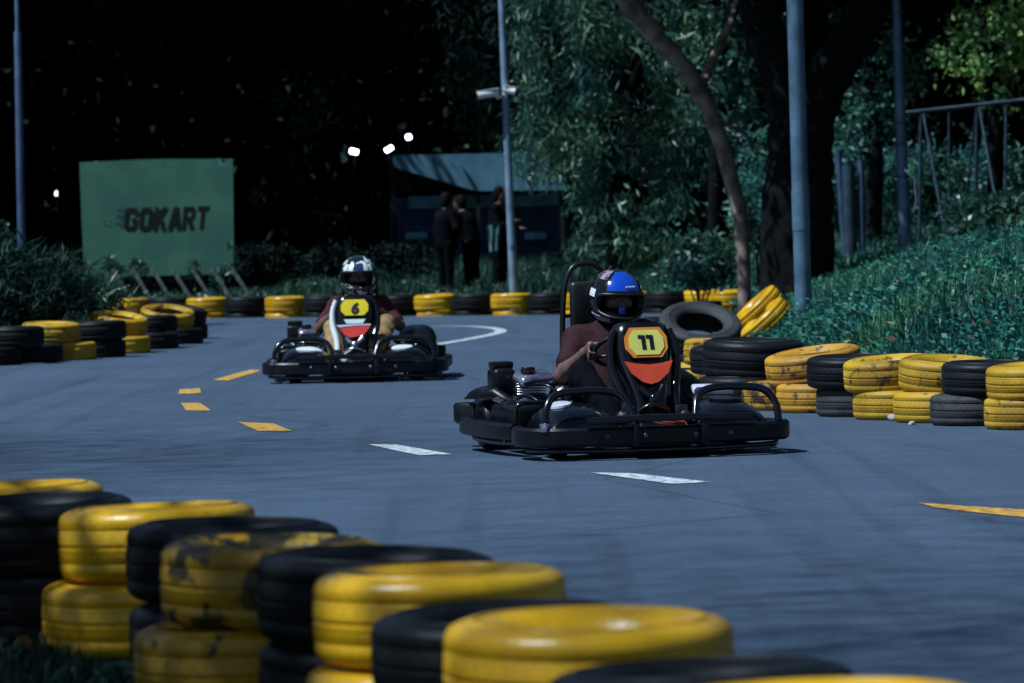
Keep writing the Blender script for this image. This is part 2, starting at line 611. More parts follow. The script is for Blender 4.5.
def asphalt_mat():
    mt, nt, b = new_mat('asphalt')
    L = nt.links.new
    tc = nt.nodes.new('ShaderNodeTexCoord')

    def noise(scale, det, rough=.6, vec=None):
        n = nt.nodes.new('ShaderNodeTexNoise')
        n.inputs['Scale'].default_value = scale
        n.inputs['Detail'].default_value = det
        n.inputs['Roughness'].default_value = rough
        L(vec if vec else tc.outputs['Object'], n.inputs['Vector'])
        return n

    def ramp(src, stops):
        r = nt.nodes.new('ShaderNodeValToRGB')
        e = r.color_ramp.elements
        e[0].position, e[0].color = stops[0][0], (*stops[0][1], 1)
        e[1].position, e[1].color = stops[1][0], (*stops[1][1], 1)
        for p, c in stops[2:]:
            q = e.new(p)
            q.color = (*c, 1)
        L(src, r.inputs['Fac'])
        return r

    def mult(a, c, f=1.0):
        x = nt.nodes.new('ShaderNodeMix')
        x.data_type = 'RGBA'
        x.blend_type = 'MULTIPLY'
        x.inputs['Factor'].default_value = f
        L(a, x.inputs['A'])
        L(c, x.inputs['B'])
        return x.outputs['Result']
    big = ramp(noise(.35, 5).outputs['Fac'], [(.3, (.044, .070, .114)), (.72, (.058, .090, .143))])
    mp = nt.nodes.new('ShaderNodeMapping')
    mp.inputs['Rotation'].default_value = (0, 0, R(24))
    mp.inputs['Scale'].default_value = (1.6, .14, 1)
    L(tc.outputs['Object'], mp.inputs['Vector'])
    streak = ramp(noise(1.0, 6, .6, mp.outputs['Vector']).outputs['Fac'], [(.36, (.88, .88, .89)), (.56, (1, 1, 1))])
    grit = ramp(noise(75, 4, .8).outputs['Fac'], [(.30, (.42, .43, .46)), (.5, (1, 1, 1)), (.70, (1.8, 1.8, 1.75))])
    vo = nt.nodes.new('ShaderNodeTexVoronoi')
    vo.inputs['Scale'].default_value = 26
    L(tc.outputs['Object'], vo.inputs['Vector'])
    chip = ramp(vo.outputs['Distance'], [(.045, (2.4, 2.4, 2.4)), (.09, (1, 1, 1))])
    patch = ramp(noise(2.2, 8, .7).outputs['Fac'], [(.3, (.86, .86, .86)), (.6, (1.03, 1.03, 1.03))])
    mp2 = nt.nodes.new('ShaderNodeMapping')
    mp2.inputs['Rotation'].default_value = (0, 0, R(13))
    mp2.inputs['Scale'].default_value = (3.2, .07, 1)
    L(tc.outputs['Object'], mp2.inputs['Vector'])
    rubber = ramp(noise(1.3, 4, .5, mp2.outputs['Vector']).outputs['Fac'], [(.30, (.66, .66, .67)), (.44, (1, 1, 1))])
    wv = nt.nodes.new('ShaderNodeTexVoronoi')
    wv.feature = 'DISTANCE_TO_EDGE'
    wv.inputs['Scale'].default_value = .33
    nv = noise(1.5, 6, .7)
    mxv = nt.nodes.new('ShaderNodeMix')
    mxv.data_type = 'VECTOR'
    mxv.inputs['Factor'].default_value = .12
    L(tc.outputs['Object'], mxv.inputs['A'])
    L(nv.outputs['Color'], mxv.inputs['B'])
    L(mxv.outputs['Result'], wv.inputs['Vector'])
    crack = ramp(wv.outputs['Distance'], [(.002, (.45, .45, .45)), (.005, (1, 1, 1))])
    c = mult(big.outputs['Color'], streak.outputs['Color'])
    c = mult(c, rubber.outputs['Color'], .8)
    c = mult(c, crack.outputs['Color'], .7)
    c = mult(c, grit.outputs['Color'], .8)
    c = mult(c, chip.outputs['Color'], .5)
    c = mult(c, patch.outputs['Color'])
    L(c, b.inputs['Base Color'])
    b.inputs['Roughness'].default_value = .75
    b.inputs['Specular IOR Level'].default_value = .35
    bp = nt.nodes.new('ShaderNodeBump')
    bp.inputs['Strength'].default_value = .5
    bp.inputs['Distance'].default_value = .004
    L(noise(140, 3, .7).outputs['Fac'], bp.inputs['Height'])
    L(bp.outputs['Normal'], b.inputs['Normal'])
    return mt


def road_paint(name, col):
    """worn road paint: the asphalt shows through in specks"""
    return mat(name, col, .6, var=.2, scale=22, col2=tuple(.3 * x + .03 for x in col), lo=.40, hi=.54, bump=.2, bscale=140)


M['asphalt'] = asphalt_mat()
M['line_yellow'] = road_paint('line_yellow', (.72, .36, .05))
M['line_white'] = road_paint('line_white', (.62, .65, .70))
M['soil'] = mat('soil', (.012, .028, .020), .95, var=.3, scale=2, col2=(.010, .012, .010), bump=.6, bscale=8, spec=.1)
M['stone'] = mat('stone', (.45, .44, .43), .8, var=.2, scale=30)


# ------------------------------------------------------------------ ground, road
LEFT = [(9, 2), (1.9, 5.1), (.85, 7.2), (0.3, 8.5), (-.2, 9.9), (-.65, 11.1), (-1.1, 12.5), (-1.65, 14.2), (-2.9, 17.2), (-5.4, 21), (-10, 27),
        (-16, 32), (-22, 36), (-16, 39.5), (-9, 40.6), (-5.2, 42.4), (-4.5, 45), (-3.95, 48), (-3.85, 51.5), (-4.4, 54), (-7, 57), (-12, 60), (-14, 68)]
BACK = [(-6.2, 66.6), (-4.6, 65.0), (-1.1, 62.6), (1, 61.0), (2.6, 59.8)]
RIGHT = [(3.0, 58), (2.5, 47), (1.75, 36), (1.55, 29.6), (2.0, 27.8), (2.95, 25.0), (4.3, 22.9), (7, 19.5), (10.5, 14), (12, 2)]
ROAD = LEFT + BACK + RIGHT
RP = np.array(ROAD, float)


def road_dist(x, y):
    """distance outside the road's outline, 0 on the road"""
    x = np.asarray(x, float)
    y = np.asarray(y, float)
    d = np.full(x.shape, 1e9)
    ins = np.zeros(x.shape, bool)
    n = len(RP)
    for i in range(n):
        a, b = RP[i], RP[(i + 1) % n]
        e = b - a
        t = np.clip(((x - a[0]) * e[0] + (y - a[1]) * e[1]) / (e @ e), 0, 1)
        d = np.minimum(d, np.hypot(x - a[0] - t * e[0], y - a[1] - t * e[1]))
        if a[1] != b[1]:
            cr = ((a[1] > y) != (b[1] > y)) & (x < (b[0] - a[0]) * (y - a[1]) / (b[1] - a[1]) + a[0])
            ins ^= cr
    return np.where(ins, 0, d)


ANCH = np.array([(6, 30, 1.12), (8, 45, 1.2), (4, 50, 1.0), (0, 75, .42), (-1, 67, .22), (-8, 80, .22), (-6, 72, .12), (-9, 72, .15), (-7, 48, .35), (-6, 15, .0), (0, 4, .0), (12, 80, 1.1), (5, 65, .85),
                 (14, 30, 1.2), (-20, 20, .1), (10, 10, .6), (0, 130, .8)], float)


def height(x, y):
    x = np.asarray(x, float)
    y = np.asarray(y, float)
    d = np.maximum(road_dist(x, y) - .45, 0)
    w = np.zeros(x.shape)
    s = np.zeros(x.shape)
    for (ax_, ay, av) in ANCH:
        q = 1 / (((x - ax_) ** 2 + ((y - ay) * .6) ** 2) ** 1.6 + .5)
        w += q
        s += q * av
    A = s / w
    b = .05 * np.sin(x * 1.3 + .7 * y) * np.sin(.9 * y - .4 * x + 1) * np.minimum(d, 1)
    return A * (1 - np.exp(-d / 1.5)) + b


def hz(x, y):
    return float(height(np.array([x]), np.array([y]))[0])


xs = np.concatenate([[-600, -250, -120, -70, -45, -33], np.arange(-26, 26.01, .4), [33, 45, 70, 120, 250, 600]])
ys = np.concatenate([[-300, -80, -30, -12, -4], np.arange(0, 112, .5), [116, 122, 135, 160, 220, 350, 700]])
GX, GY = np.meshgrid(xs, ys, indexing='ij')
GZ = height(GX, GY)
V = np.stack([GX, GY, GZ], -1).reshape(-1, 3)
ny = len(ys)
I = np.arange(len(xs) - 1)[:, None] * ny + np.arange(ny - 1)[None, :]
Q = np.stack([I, I + ny, I + ny + 1, I + 1], -1).reshape(-1, 4)
me = np_mesh('ground', V, Q.ravel(), np.arange(len(Q)) * 4, np.full(len(Q), 4), M['soil'], True)
tag(link('ground', me), kind='structure')

bm = bmesh.new()
f = bm.faces.new([bm.verts.new((p[0], p[1], .004)) for p in ROAD])
bm.normal_update()
if f.normal.z < 0:
    f.normal_flip()
bmesh.ops.triangulate(bm, faces=[f])
me = bpy.data.meshes.new('road')
bm.to_mesh(me)
bm.free()
me.materials.append(M['asphalt'])
tag(link('road', me), kind='structure')


def marking(name, quads, mt):
    b = MB()
    for q in quads:
        P = [G(*p) for p in q]
        b.add([(p.x, p.y, .008) for p in P], [list(range(len(P)))])
    o = b.build(name, mt, None, 0)
    return tag(o, kind='structure')


marking('road_marking_yellow', [[(181, 404), (200, 404), (211, 411.5), (186, 411.5)], [(180, 390.2), (200, 389.2), (201, 394), (178, 395)],
                                [(213, 380.5), (250, 370.5), (262, 371), (228, 381.5)], [(238, 423), (273, 424.5), (292, 432), (258, 432)],
                                [(918, 504.5), (1040, 512.5), (1040, 520.5), (966, 513), (935, 509)]], M['line_yellow'])
marking('road_marking_white', [[(368, 445.6), (396, 445.8), (452, 455.5), (418, 456.5)], [(590, 474), (632, 474.6), (710, 483.5), (672, 485.5)]], M['line_white'])
arc = catmull([(428, 346.5), (455, 342), (485, 336.5), (500, 332.5), (497, 329.4), (478, 327.2), (452, 326.5), (430, 327)], 6)
pts = [G(p[0], p[1]) for p in [(a.x, a.y) for a in [Vector((q[0], q[1], 0)) for q in arc]]]
b = MB()
for i in range(len(pts) - 1):
    a, c = pts[i], pts[i + 1]
    t = (pts[min(i + 1, len(pts) - 1)] - pts[max(i - 1, 0)]).normalized()
    t2 = (pts[min(i + 2, len(pts) - 1)] - pts[i]).normalized()
    n1 = Vector((-t.y, t.x, 0)) * .07
    n2 = Vector((-t2.y, t2.x, 0)) * .07
    b.add([(p.x, p.y, .008) for p in (a + n1, a - n1, c - n2, c + n2)], [[0, 1, 2, 3]])
tag(b.build('road_marking_curve', M['line_white'], None, 0), kind='structure')

# ------------------------------------------------------------------ tyres
def tyre_mesh(name, ro, w, ri, mt, ms, seg=64, flat=1.0):
    h = w / 2
    e = .016
    prof = [(ri, -h * .62), (ri + .012, -h * .80), (ri + (ro - ri) * .35, -h * .97), (ri + (ro - ri) * .46, -h * .99), (ri + (ro - ri) * .48, -h - .0035), (ri + (ro - ri) * .55, -h - .0035), (ri + (ro - ri) * .57, -h * .99), (ri + (ro - ri) * .70, -h * .985), (ro - .024, -h * .95), (ro - .008, -h * .86), (ro - .001, -h * .72)]
    g = .005
    for z in (-.36, 0, .36):
        zz = z * h * 1.3
        prof += [(ro + (0.001 if z else .003), zz - g * 1.3), (ro - .0022, zz - g * .5), (ro - .0022, zz + g * .5), (ro + (0.001 if z else .003), zz + g * 1.3)]
    prof += [(a, -z) for a, z in prof[10::-1]]
    prof += [(ri + .015, h * .55), (ri + (ro - ri) * .45, h * .78), (ro - .035, h * .55), (ro - .028, 0), (ro - .035, -h * .55), (ri + (ro - ri) * .45, -h * .78), (ri + .015, -h * .55)]
    n = len(prof)
    vs, fs, mi = [], [], []
    for k in range(seg):
        a = 2 * math.pi * k / seg
        for (r, z) in prof:
            vs.append((r * math.cos(a), r * math.sin(a), z))
    ntread = range(10, 10 + 13)
    for k in range(seg):
        l = (k + 1) % seg
        for i in range(n):
            j = (i + 1) % n
            fs.append([k * n + i, l * n + i, l * n + j, k * n + j])
            mi.append(0 if i in ntread else 1)
    me = bpy.data.meshes.new(name)
    me.from_pydata(vs, [], fs)
    me.materials.append(mt)
    me.materials.append(ms)
    me.polygons.foreach_set('material_index', mi)
    me.polygons.foreach_set('use_smooth', [True] * len(fs))
    uv = me.uv_layers.new(name='UVMap')
    co = []
    for k in range(seg):
        for i in range(n):
            j = (i + 1) % n
            for (kk, ii) in ((k, i), (k + 1, i), (k + 1, j), (k, j)):
                co += [kk / seg * 44, prof[ii][1] / w * 6 + 3]
    uv.data.foreach_set('uv', co)
    me.set_sharp_from_angle(angle=R(50))
    me.update()
    return me


TY = {}
for key, (a, c) in {'y': ('yt', 'ys'), 'o': ('ot', 'os'), 'd': ('dt', 'ds'), 'w': ('wt', 'ws'), 'k': ('bt', 'bs'), 'g': ('gt', 'gs')}.items():
    TY[key] = tyre_mesh('tyre', .29, .207, .175, M[a], M[c])
TY['truck'] = tyre_mesh('tyre', .36, .30, .20, M['bt'], M['gs'])


def tyre(kind, x, y, z, label, group, tilt=(0, 0), s=1.0, sz=1.0):
    o = link('tyre', TY[kind])
    o.location = (x, y, z)
    o.rotation_euler = (tilt[0], tilt[1], random.uniform(0, 6.28))
    if tilt[0] or tilt[1]:
        o.rotation_euler = (Matrix.Rotation(tilt[1], 3, 'Y') @ Matrix.Rotation(tilt[0], 3, 'X') @ Matrix.Rotation(random.uniform(0, 6.28), 3, 'Z')).to_euler()
    o.scale = (s, s * random.uniform(.98, 1.02), sz)
    tag(o, label, 'tyre', group)
    return o


def jit(a):
    return R(random.uniform(-a, a))


# near barrier, from the left: colour, picture x of the stack, pixels per metre, look of the upper tyre
near = [('y', 10, 312, 'glossy yellow tyre cut by the picture edge, atop leftmost near stack', 'yellow tyre under the leftmost near stack'),
        ('k', 34, 331, 'black tyre between the leftmost two yellow stacks of the near barrier', 'black bottom tyre between the leftmost two yellow near stacks'),
        ('y', 153, 343, 'clean bright yellow tyre, farthest one seen whole in near barrier', 'dull yellow tyre on dark grass, farthest low one of near barrier'),
        ('k', 228, 367, 'black tyre behind the scuffed yellow tyre in near barrier', 'black bottom tyre behind the scuffed yellow near stack'),
        ('d', 268, 391, 'scuffed yellow tyre with dark grime round its rim, near barrier', 'yellow bottom tyre directly under the grimy scuffed tyre'),
        ('k', 371, 411, 'wide black tyre between scuffed yellow and spotted yellow near tyres', 'black bottom tyre between scuffed and spotted yellow near stacks'),
        ('y', 434, 434, 'spotted yellow tyre in the middle of the near barrier', 'yellow bottom tyre under the spotted middle near tyre'),
        ('k', 498, 466, 'black tyre tucked behind the nearest complete yellow tyre', 'black bottom tyre behind the nearest complete yellow tyre'),
        ('y', 582, 500, 'yellow tyre with open hole full in view, nearest complete one', 'bottom tyre under the nearest complete yellow one'),
        ('k', 694, 550, 'black tyre at the bottom picture edge of the near barrier', 'black bottom tyre of the last black near stack'),
        ('y', 812, 602, 'yellow tyre cut off at the bottom picture edge, last in near barrier', 'bottom tyre under the last yellow near tyre')]
tops = {}
for i, (kd, px, s, lt, lb) in enumerate(near):
    y = FPX / s
    x = (px - 512) / s
    for lvl, lab in ((0, lb), (1, lt)):
        dx = random.uniform(-.03, .03) if lvl == 0 else 0
        if lvl == 0 and i in (2,):
            dx = -.05
        if lvl == 0 and i in (4,):
            dx = -.07
        k_ = {7: .91, 9: .94}.get(i, 1.0)      # narrower tyres in these two stacks
        tyre(kd, x + dx, y, (.105 + lvl * .212) * k_, lab, 'tyres of the near barrier', (jit(1.5), jit(1.5)), random.uniform(.985, 1.01), k_)

# right-hand barrier: (kind, px centre, base y, level, look, tilt)
GR = 'tyres of the right-hand barrier'
SP = FPX


def row_tyre(kd, px, by, z, lab, grp, tilt=(0, 0), s=1.0, back=.29, sz=.88, dz=0):
    """a tyre whose front edge stands on the ground at picture point (px, by)"""
    p = G(px, by)
    z = .092 if z == .10 else z - .024
    if z > .15:
        sz *= 1.06
    tyre(kd, p.x, p.y + back, z + dz, lab, grp, (R(tilt[0]), R(tilt[1])), s, sz)
    return p


row_tyre('w', 1040, 431.0, .10, 'yellow bottom tyre at the right picture edge', GR, s=.97)
row_tyre('w', 1044, 431.0, .297, 'yellow upper tyre cut by the right picture edge', GR, (2, -2))
row_tyre('g', 985, 427.0, .10, 'faded grey bottom tyre second from the right edge', GR, s=1.0)
row_tyre('k', 997, 427.0, .297, 'dark black tyre on the faded grey one near right edge', GR, (1, 1))
row_tyre('w', 945, 424.0, .10, 'yellow bottom tyre under the one with its hole showing', GR, s=.95)
row_tyre('w', 953, 423.5, .303, 'tilted yellow tyre with its hole showing on right barrier', GR, (5, 3))
row_tyre('w', 903, 421.0, .10, 'greenish yellow bottom tyre with dead leaves at its foot', GR, s=.95)
row_tyre('w', 896, 420.8, .30, 'smooth yellow upper tyre left of the one with hole showing', GR, (3, -3))
row_tyre('g', 862, 418.0, .10, 'brownish black bottom tyre between two yellow bottom tyres', GR, s=.9)
row_tyre('k', 858, 418.0, .30, 'black upper tyre between ochre treaded tyre and smooth yellow one', GR, (2, 0))
row_tyre('o', 822, 414.0, .10, 'ochre bottom tyre nearest to two white stones', GR, s=.93)
row_tyre('o', 786, 411.5, .10, 'dark ochre bottom tyre squeezed beside the black stack', GR, s=.9)
row_tyre('o', 818, 412.5, .315, 'worn ochre tyre with deep block tread, tipped up to the right', GR, (4, -7), 1.06)
row_tyre('k', 748, 407.5, .11, 'big black bottom tyre of the stack right of kart eleven', GR, s=1.12, sz=1.12)
row_tyre('k', 757, 407.0, .335, 'big shiny black tyre topping the stack right of kart eleven', GR, (2, 2), 1.18, sz=1.15)
row_tyre('k', 735, 401.0, .30, 'black tyre half hidden behind the big shiny black one', GR, (0, 0), 1.0)
row_tyre('w', 720, 397.0, .10, 'small yellow bottom tyre peeping out beside the black stack', GR, s=.9)
row_tyre('k', 696, 396.0, .10, 'low black tyre behind the nose of kart eleven', GR, s=.95)
row_tyre('w', 726, 391.0, .29, 'yellow tyre with cross tread perched before the truck tyre', GR, (-3, 4), 1.0)
row_tyre('w', 700, 389.0, .10, 'yellow tyre lying low behind the nose of kart eleven', GR, s=.95)
row_tyre('d', 735, 388.0, .215, 'grimy tyre buried behind the yellow cross tread tyre', GR, s=1)
row_tyre('k', 718, 378.0, .12, 'black tyre lying under the large truck tyre', GR, s=1.1)
p = G(702, 369)
tyre('truck', p.x, p.y + .36, .30, 'large dusty truck tyre tipped forward with wide open hole', GR, (R(28), R(6)), .98, .85)
row_tyre('k', 655, 362, .11, 'black tyre just behind the driver with the blue helmet', GR, s=1.0)
row_tyre('k', 655, 362, .32, 'black upper tyre just behind the driver with the blue helmet', GR, s=1.0)
# two leaning ones on the bank
for (px, py, yy, lab) in ((757, 309, 40.0, 'upper of two yellow tyres propped on edge against the grass bank'), (765, 321, 39.6, 'lower of two yellow tyres propped on edge against the grass bank')):
    p = D(px, py, yy)
    tyre('y', p.x, p.y, p.z, lab, GR, (R(3), R(-42)), .90, .72)

# back barrier, left to right
GB = 'tyres of the back barrier'
back = [('y', 128, 'first yellow stack, half hidden by left corner tyres'), ('k', 167, 'first black stack, under the sign'), ('y', 206, 'yellow stack below the lettering on the sign'),
        ('k', 244, 'black stack below the right edge of the sign'), ('y', 285, 'yellow stack between the sign and kart six driver'), ('k', 323, 'black stack just left of kart six driver'),
        ('y', 361, 'yellow stack hidden behind kart six driver'), ('k', 398, 'black stack just right of kart six driver'), ('y', 435, 'yellow stack with white road curve below it'),
        ('k', 473, 'black stack left of the camera pole'), ('y', 512, 'yellow stack at the foot of the camera pole'), ('k', 549, 'black stack right of the camera pole'),
        ('y', 586, 'yellow stack behind the roll bar of kart eleven'), ('y', 628, 'yellow stack behind the blue helmet'), ('k', 668, 'black stack right of the blue helmet'),
        ('y', 704, 'yellow stack above the truck tyre'), ('y', 730, 'last yellow stack beside the grass bank')]
for (kd, px, lab) in back:
    by = 318.6 - (px - 206) * .0105 if px < 690 else 313.0
    p = G(px, by)
    for lvl in (0, 1):
        cname = {'y': 'yellow', 'k': 'black'}[kd]
        lb = ('upper ' if lvl else 'lower ') + cname + ' tyre of the back barrier\'s ' + lab
        tyre(kd, p.x + random.uniform(-.02, .02) * (1 - lvl), p.y + .29, (-.015 if lvl == 0 else .195), lb, GB, (jit(1.5), jit(2)), 1.05 if lvl else .98, .85 if lvl == 0 else 1.08)
p = G(709, 316)
tyre('k', p.x, p.y, .10, 'small black tyre leaning in front of the yellow tyre above truck tyre', GB, (0, 0), .62)

# left corner
GL = 'tyres of the left corner barrier'
row_tyre('k', -12, 366.5, .10, 'black bottom tyre at the left picture edge', GL)
row_tyre('k', 12, 365.5, .30, 'black upper tyre at the left picture edge', GL)
row_tyre('k', 30, 363.5, .10, 'black bottom tyre left of the yellow bottom tyre at left corner', GL)
row_tyre('w', 49, 361.5, .31, 'yellow upper tyre, leftmost yellow one of the left corner', GL, (2, 2), 1.03)
row_tyre('w', 66, 361.0, .10, 'yellow bottom tyre, larger of two at the left corner', GL, s=.95)
row_tyre('k', 95, 358.5, .10, 'black bottom tyre between two yellow ones at left corner', GL)
row_tyre('k', 96, 358.5, .30, 'black upper tyre between two yellow ones at left corner', GL, (0, -2))
row_tyre('w', 122, 354.5, .10, 'shaded yellow bottom tyre under the tipped one at left corner', GL, s=.95)
row_tyre('w', 117, 354.0, .335, 'tipped yellow tyre showing its slot of a hole at left corner', GL, (8, 8), 1.05)
row_tyre('k', 150, 350.0, .10, 'black bottom tyre under the corner tip', GL)
row_tyre('k', 152, 349.0, .29, 'black upper tyre leaning before the ring shaped yellow one', GL, (0, 0), .9)
row_tyre('k', 176, 345.0, .10, 'black bottom tyre at the very tip of the left corner', GL)
row_tyre('w', 166, 345.0, .33, 'yellow tyre tipped forward like a ring at corner tip', GL, (12, 6), 1.06)
row_tyre('k', 180, 340.0, .33, 'black tyre slumped behind the ring shaped yellow one', GL, (4, 12), 1.05)
row_tyre('k', 182, 340.0, .10, 'black bottom tyre behind the corner tip', GL)

# stones and litter by the right barrier
for k, (px, py, r_, lab) in enumerate(((812, 413.5, .045, 'white stone lying before the ochre bottom tyre'), (823, 415, .03, 'small white stone beside the larger white stone'),
                                     (893, 421.5, .035, 'pale crumpled leaf lump by the greenish yellow tyre'), (912, 425.5, .022, 'tiny white pebble below the tyre with its hole showing'))):
    p = G(px, py)
    bm = bmesh.new()
    bmesh.ops.create_icosphere(bm, subdivisions=2, radius=r_)
    for v in bm.verts:
        v.co *= random.uniform(.75, 1.15)
        v.co.z *= .7
    o = MB().bm(bm).build('stone', M['stone'], None, 60)
    o.location = (p.x, p.y, .004 + r_ * .5)
    tag(o, lab, 'stone')

# ------------------------------------------------------------------ text
def text_mesh(name, body, size, mt, bold=0., shear=0., depth=.004, sx=1.0):
    cu = bpy.data.curves.new(name, 'FONT')
    cu.body = body
    cu.size = size
    cu.align_x = 'CENTER'
    cu.align_y = 'CENTER'
    cu.offset = bold
    cu.shear = shear
    cu.extrude = depth / 2
    cu.resolution_u = 6
    o = bpy.data.objects.new(name, cu)
    COL.objects.link(o)
    dg = bpy.context.evaluated_depsgraph_get()
    dg.update()
    me = bpy.data.meshes.new_from_object(o.evaluated_get(dg))
    bpy.data.objects.remove(o)
    bpy.data.curves.remove(cu)
    me.materials.clear()
    me.materials.append(mt)
    me.transform(Matrix.Diagonal((sx, 1, 1, 1)))
    me.name = name
    return me


# ------------------------------------------------------------------ go-kart (drives towards -Y in its own frame)
def dome(b, x0, x1, y0, y1, z0, H, off=0., u0=-1, u1=1, v0=-1, v1=1, n=14, pw=3.0, drop=.06):
    vs, fs = [], []
    for i in range(n + 1):
        for j in range(n + 1):
            a, c = 2 * i / n - 1, 2 * j / n - 1
            if off:      # stickers and the painted glint are oval
                a, c = a * math.sqrt(1 - c * c / 2), c * math.sqrt(1 - a * a / 2)
            u = u0 + (u1 - u0) * (a + 1) / 2
            v = v0 + (v1 - v0) * (c + 1) / 2
            # an even spread that still reaches the rim
            z = z0 + H * (max(0, 1 - abs(u) ** pw) ** .5) * (max(0, 1 - abs(v) ** pw) ** .5) + off + drop * v * .5
            vs.append((x0 + (x1 - x0) * (u + 1) / 2, y0 + (y1 - y0) * (v + 1) / 2, z))
    for i in range(n):
        for j in range(n):
            a = i * (n + 1) + j
            fs.append([a, a + n + 1, a + n + 2, a + 1])
    k = len(vs)
    vs += [(p[0], p[1], p[2] - .012) for p in vs]
    m_ = n + 1
    rim = [i * m_ for i in range(m_)] + [n * m_ + j for j in range(1, m_)] + [i * m_ + n for i in range(n - 1, -1, -1)] + [j for j in range(n - 1, 0, -1)]
    fs += [[k + q for q in f_[::-1]] for f_ in fs]
    for q in range(len(rim)):
        a, c = rim[q], rim[(q + 1) % len(rim)]
        fs.append([a, c, k + c, k + a])
    b.add(vs, fs)
    return b


def kart(loc, yaw, label, number, liv):
    root = empty('go_kart', loc, yaw)
    tag(root, label, 'go-kart', 'go-karts racing on the track')
    bp, gb, bmtl = M['black_plastic'], M['gloss_black'], M['black_metal']
    # chassis
    b = MB()
    for sx in (-1, 1):
        b.tube([(sx * .12, -.86, .07), (sx * .24, -.6, .07), (sx * .32, -.2, .07), (sx * .32, .5, .07), (sx * .30, .82, .07)], .016)
    for (y, w) in ((-.75, .17), (-.25, .31), (.2, .32), (.62, .31), (.8, .30)):
        b.tube([(-w, y, .07), (w, y, .07)], .014)
    b.tube([(-.58, -.5, .12), (.58, -.5, .12)], .014)
    b.build('chassis_frame', bmtl, root)
    MB().prism([(-.16, -.88), (.16, -.88), (.30, -.25), (.31, .3), (-.31, .3), (-.30, -.25)], .045, .052).build('floor_tray', M['dark_steel'], root)
    # bumpers
    sec = [(.035, -.035), (.035, .03), (.02, .048), (-.02, .048), (-.03, .035), (-.03, -.035), (-.015, -.05), (.02, -.05)]
    half = [(-.68, -.42), (-.725, -.56), (-.725, -.70), (-.68, -.81), (-.58, -.885), (-.40, -.925), (-.2, -.945), (0, -.95)]
    path = half + [(-x, y) for x, y in half[-2::-1]]
    fb = MB().sweep([(q.x, q.y) for q in catmull([Vector((*p, 0)) for p in path], 5)], [(-a, z) for a, z in sec], .122).build('front_bumper', bp, root, 35)
    b = MB()
    b.tube(catmull([(-.46, -.955, .205), (-.2, -.975, .212), (0, -.98, .214), (.2, -.975, .212), (.46, -.955, .205)], 6), .02)
    b.tube(catmull([(-.70, -.66, .052), (-.60, -.85, .052), (-.35, -.91, .048), (0, -.925, .046), (.35, -.91, .048), (.60, -.85, .052), (.70, -.66, .052)], 6), .015)
    b.build('bumper_bar', gb, fb)
    for x, w_ in ((.19, .05), (-.19, .035)):
        MB().box((x, -.955, .128), (w_, .085, .125), .012, 2).build('bracket', bp, fb)
    MB().box((-.655, -.86, .175), (.05, .05, .05), .012, 2, (0, 0, R(35))).build('bracket', M['silver'], fb)
    for x in (-.52, -.34, -.14, .14, .34, .52):
        y = -.95 - .035 + .17 * (x / .7) ** 2 * .6 + (0.01 if abs(x) > .4 else 0)
        MB().lathe([(0, .012), (.010, .012), (.016, .006), (.016, -.006)], 10, Matrix.Translation((x, y, .125)) @ Matrix.Rotation(R(90), 4, 'X')).build('bolt', M['dark_steel'], fb)
    for sx in (-1, 1):
        pth = catmull([Vector((sx * x, y, 0)) for x, y in ((.675, -.36), (.715, -.2), (.735, 0), (.735, .3), (.725, .52), (.68, .62))], 5)
        s2 = [(a * (1 if sx > 0 else -1), z * .88) for a, z in sec]
        sb = MB().sweep([(q.x, q.y) for q in pth], s2, .135).build('side_bumper', bp, root, 35)
        b = MB()
        b.tube(catmull([(sx * .66, -.36, .075), (sx * .70, 0, .07), (sx * .70, .4, .075), (sx * .64, .6, .09)], 5), .018)
        b.tube([(sx * .34, -.2, .08), (sx * .7, -.2, .08)], .013)
        b.tube([(sx * .34, .3, .08), (sx * .7, .3, .08)], .013)
        b.build('side_rail', bmtl, sb)
        # hoop guarding the front wheel
        hp = catmull([(sx * .645, -.86, .17), (sx * .64, -.83, .26), (sx * .585, -.80, .335), (sx * .46, -.79, .355), (sx * .28, -.80, .35), (sx * .20, -.83, .30), (sx * .165, -.90, .18)], 7)
        MB().tube(hp, .0205, 12).build('bumper_hoop', gb, root)
    pth = catmull([Vector((x, y, 0)) for x, y in ((-.60, .74), (-.665, .82), (-.66, .90), (-.58, .94), (0, .955), (.58, .94), (.66, .90), (.665, .82), (.60, .74))], 5)
    MB().sweep([(q.x, q.y) for q in pth], [(a, z * 1.15) for a, z in sec], .19).build('rear_bumper', bp, root, 35)
    # wheels
    for (x, y, r_, w, st) in ((.50, -.53, .132, .125, R(-14)), (-.50, -.53, .132, .125, R(-14)), (.545, .52, .142, .20, 0), (-.545, .52, .142, .20, 0)):
        we = empty('wheel', (x, y, r_), 0)
        we.parent = root
        we.rotation_euler = (0, 0, st)
        RX = Matrix.Rotation(R(90), 4, 'Y')
        h = w / 2
        MB().lathe([(r_ * .5, -h * .8), (r_ * .7, -h), (r_ * .9, -h * .92), (r_ - .004, -h * .7), (r_, -h * .3), (r_, h * .3), (r_ - .004, h * .7), (r_ * .9, h * .92), (r_ * .7, h), (r_ * .5, h * .8)], 36, RX).build('tyre', bp, we)
        b = MB().lathe([(.001, -h * .3), (r_ * .3, -h * .35), (r_ * .34, -h * .55), (r_ * .48, -h * .75), (r_ * .52, -h * .85), (r_ * .52, h * .85), (r_ * .48, h * .75), (r_ * .34, h * .55), (r_ * .3, h * .35), (.001, h * .3)], 24, RX)
        b.build('rim', M['rim'], we)
    MB().tube([(-.5, .52, .142), (.5, .52, .142)], .02).build('rear_axle', M['dark_steel'], root)
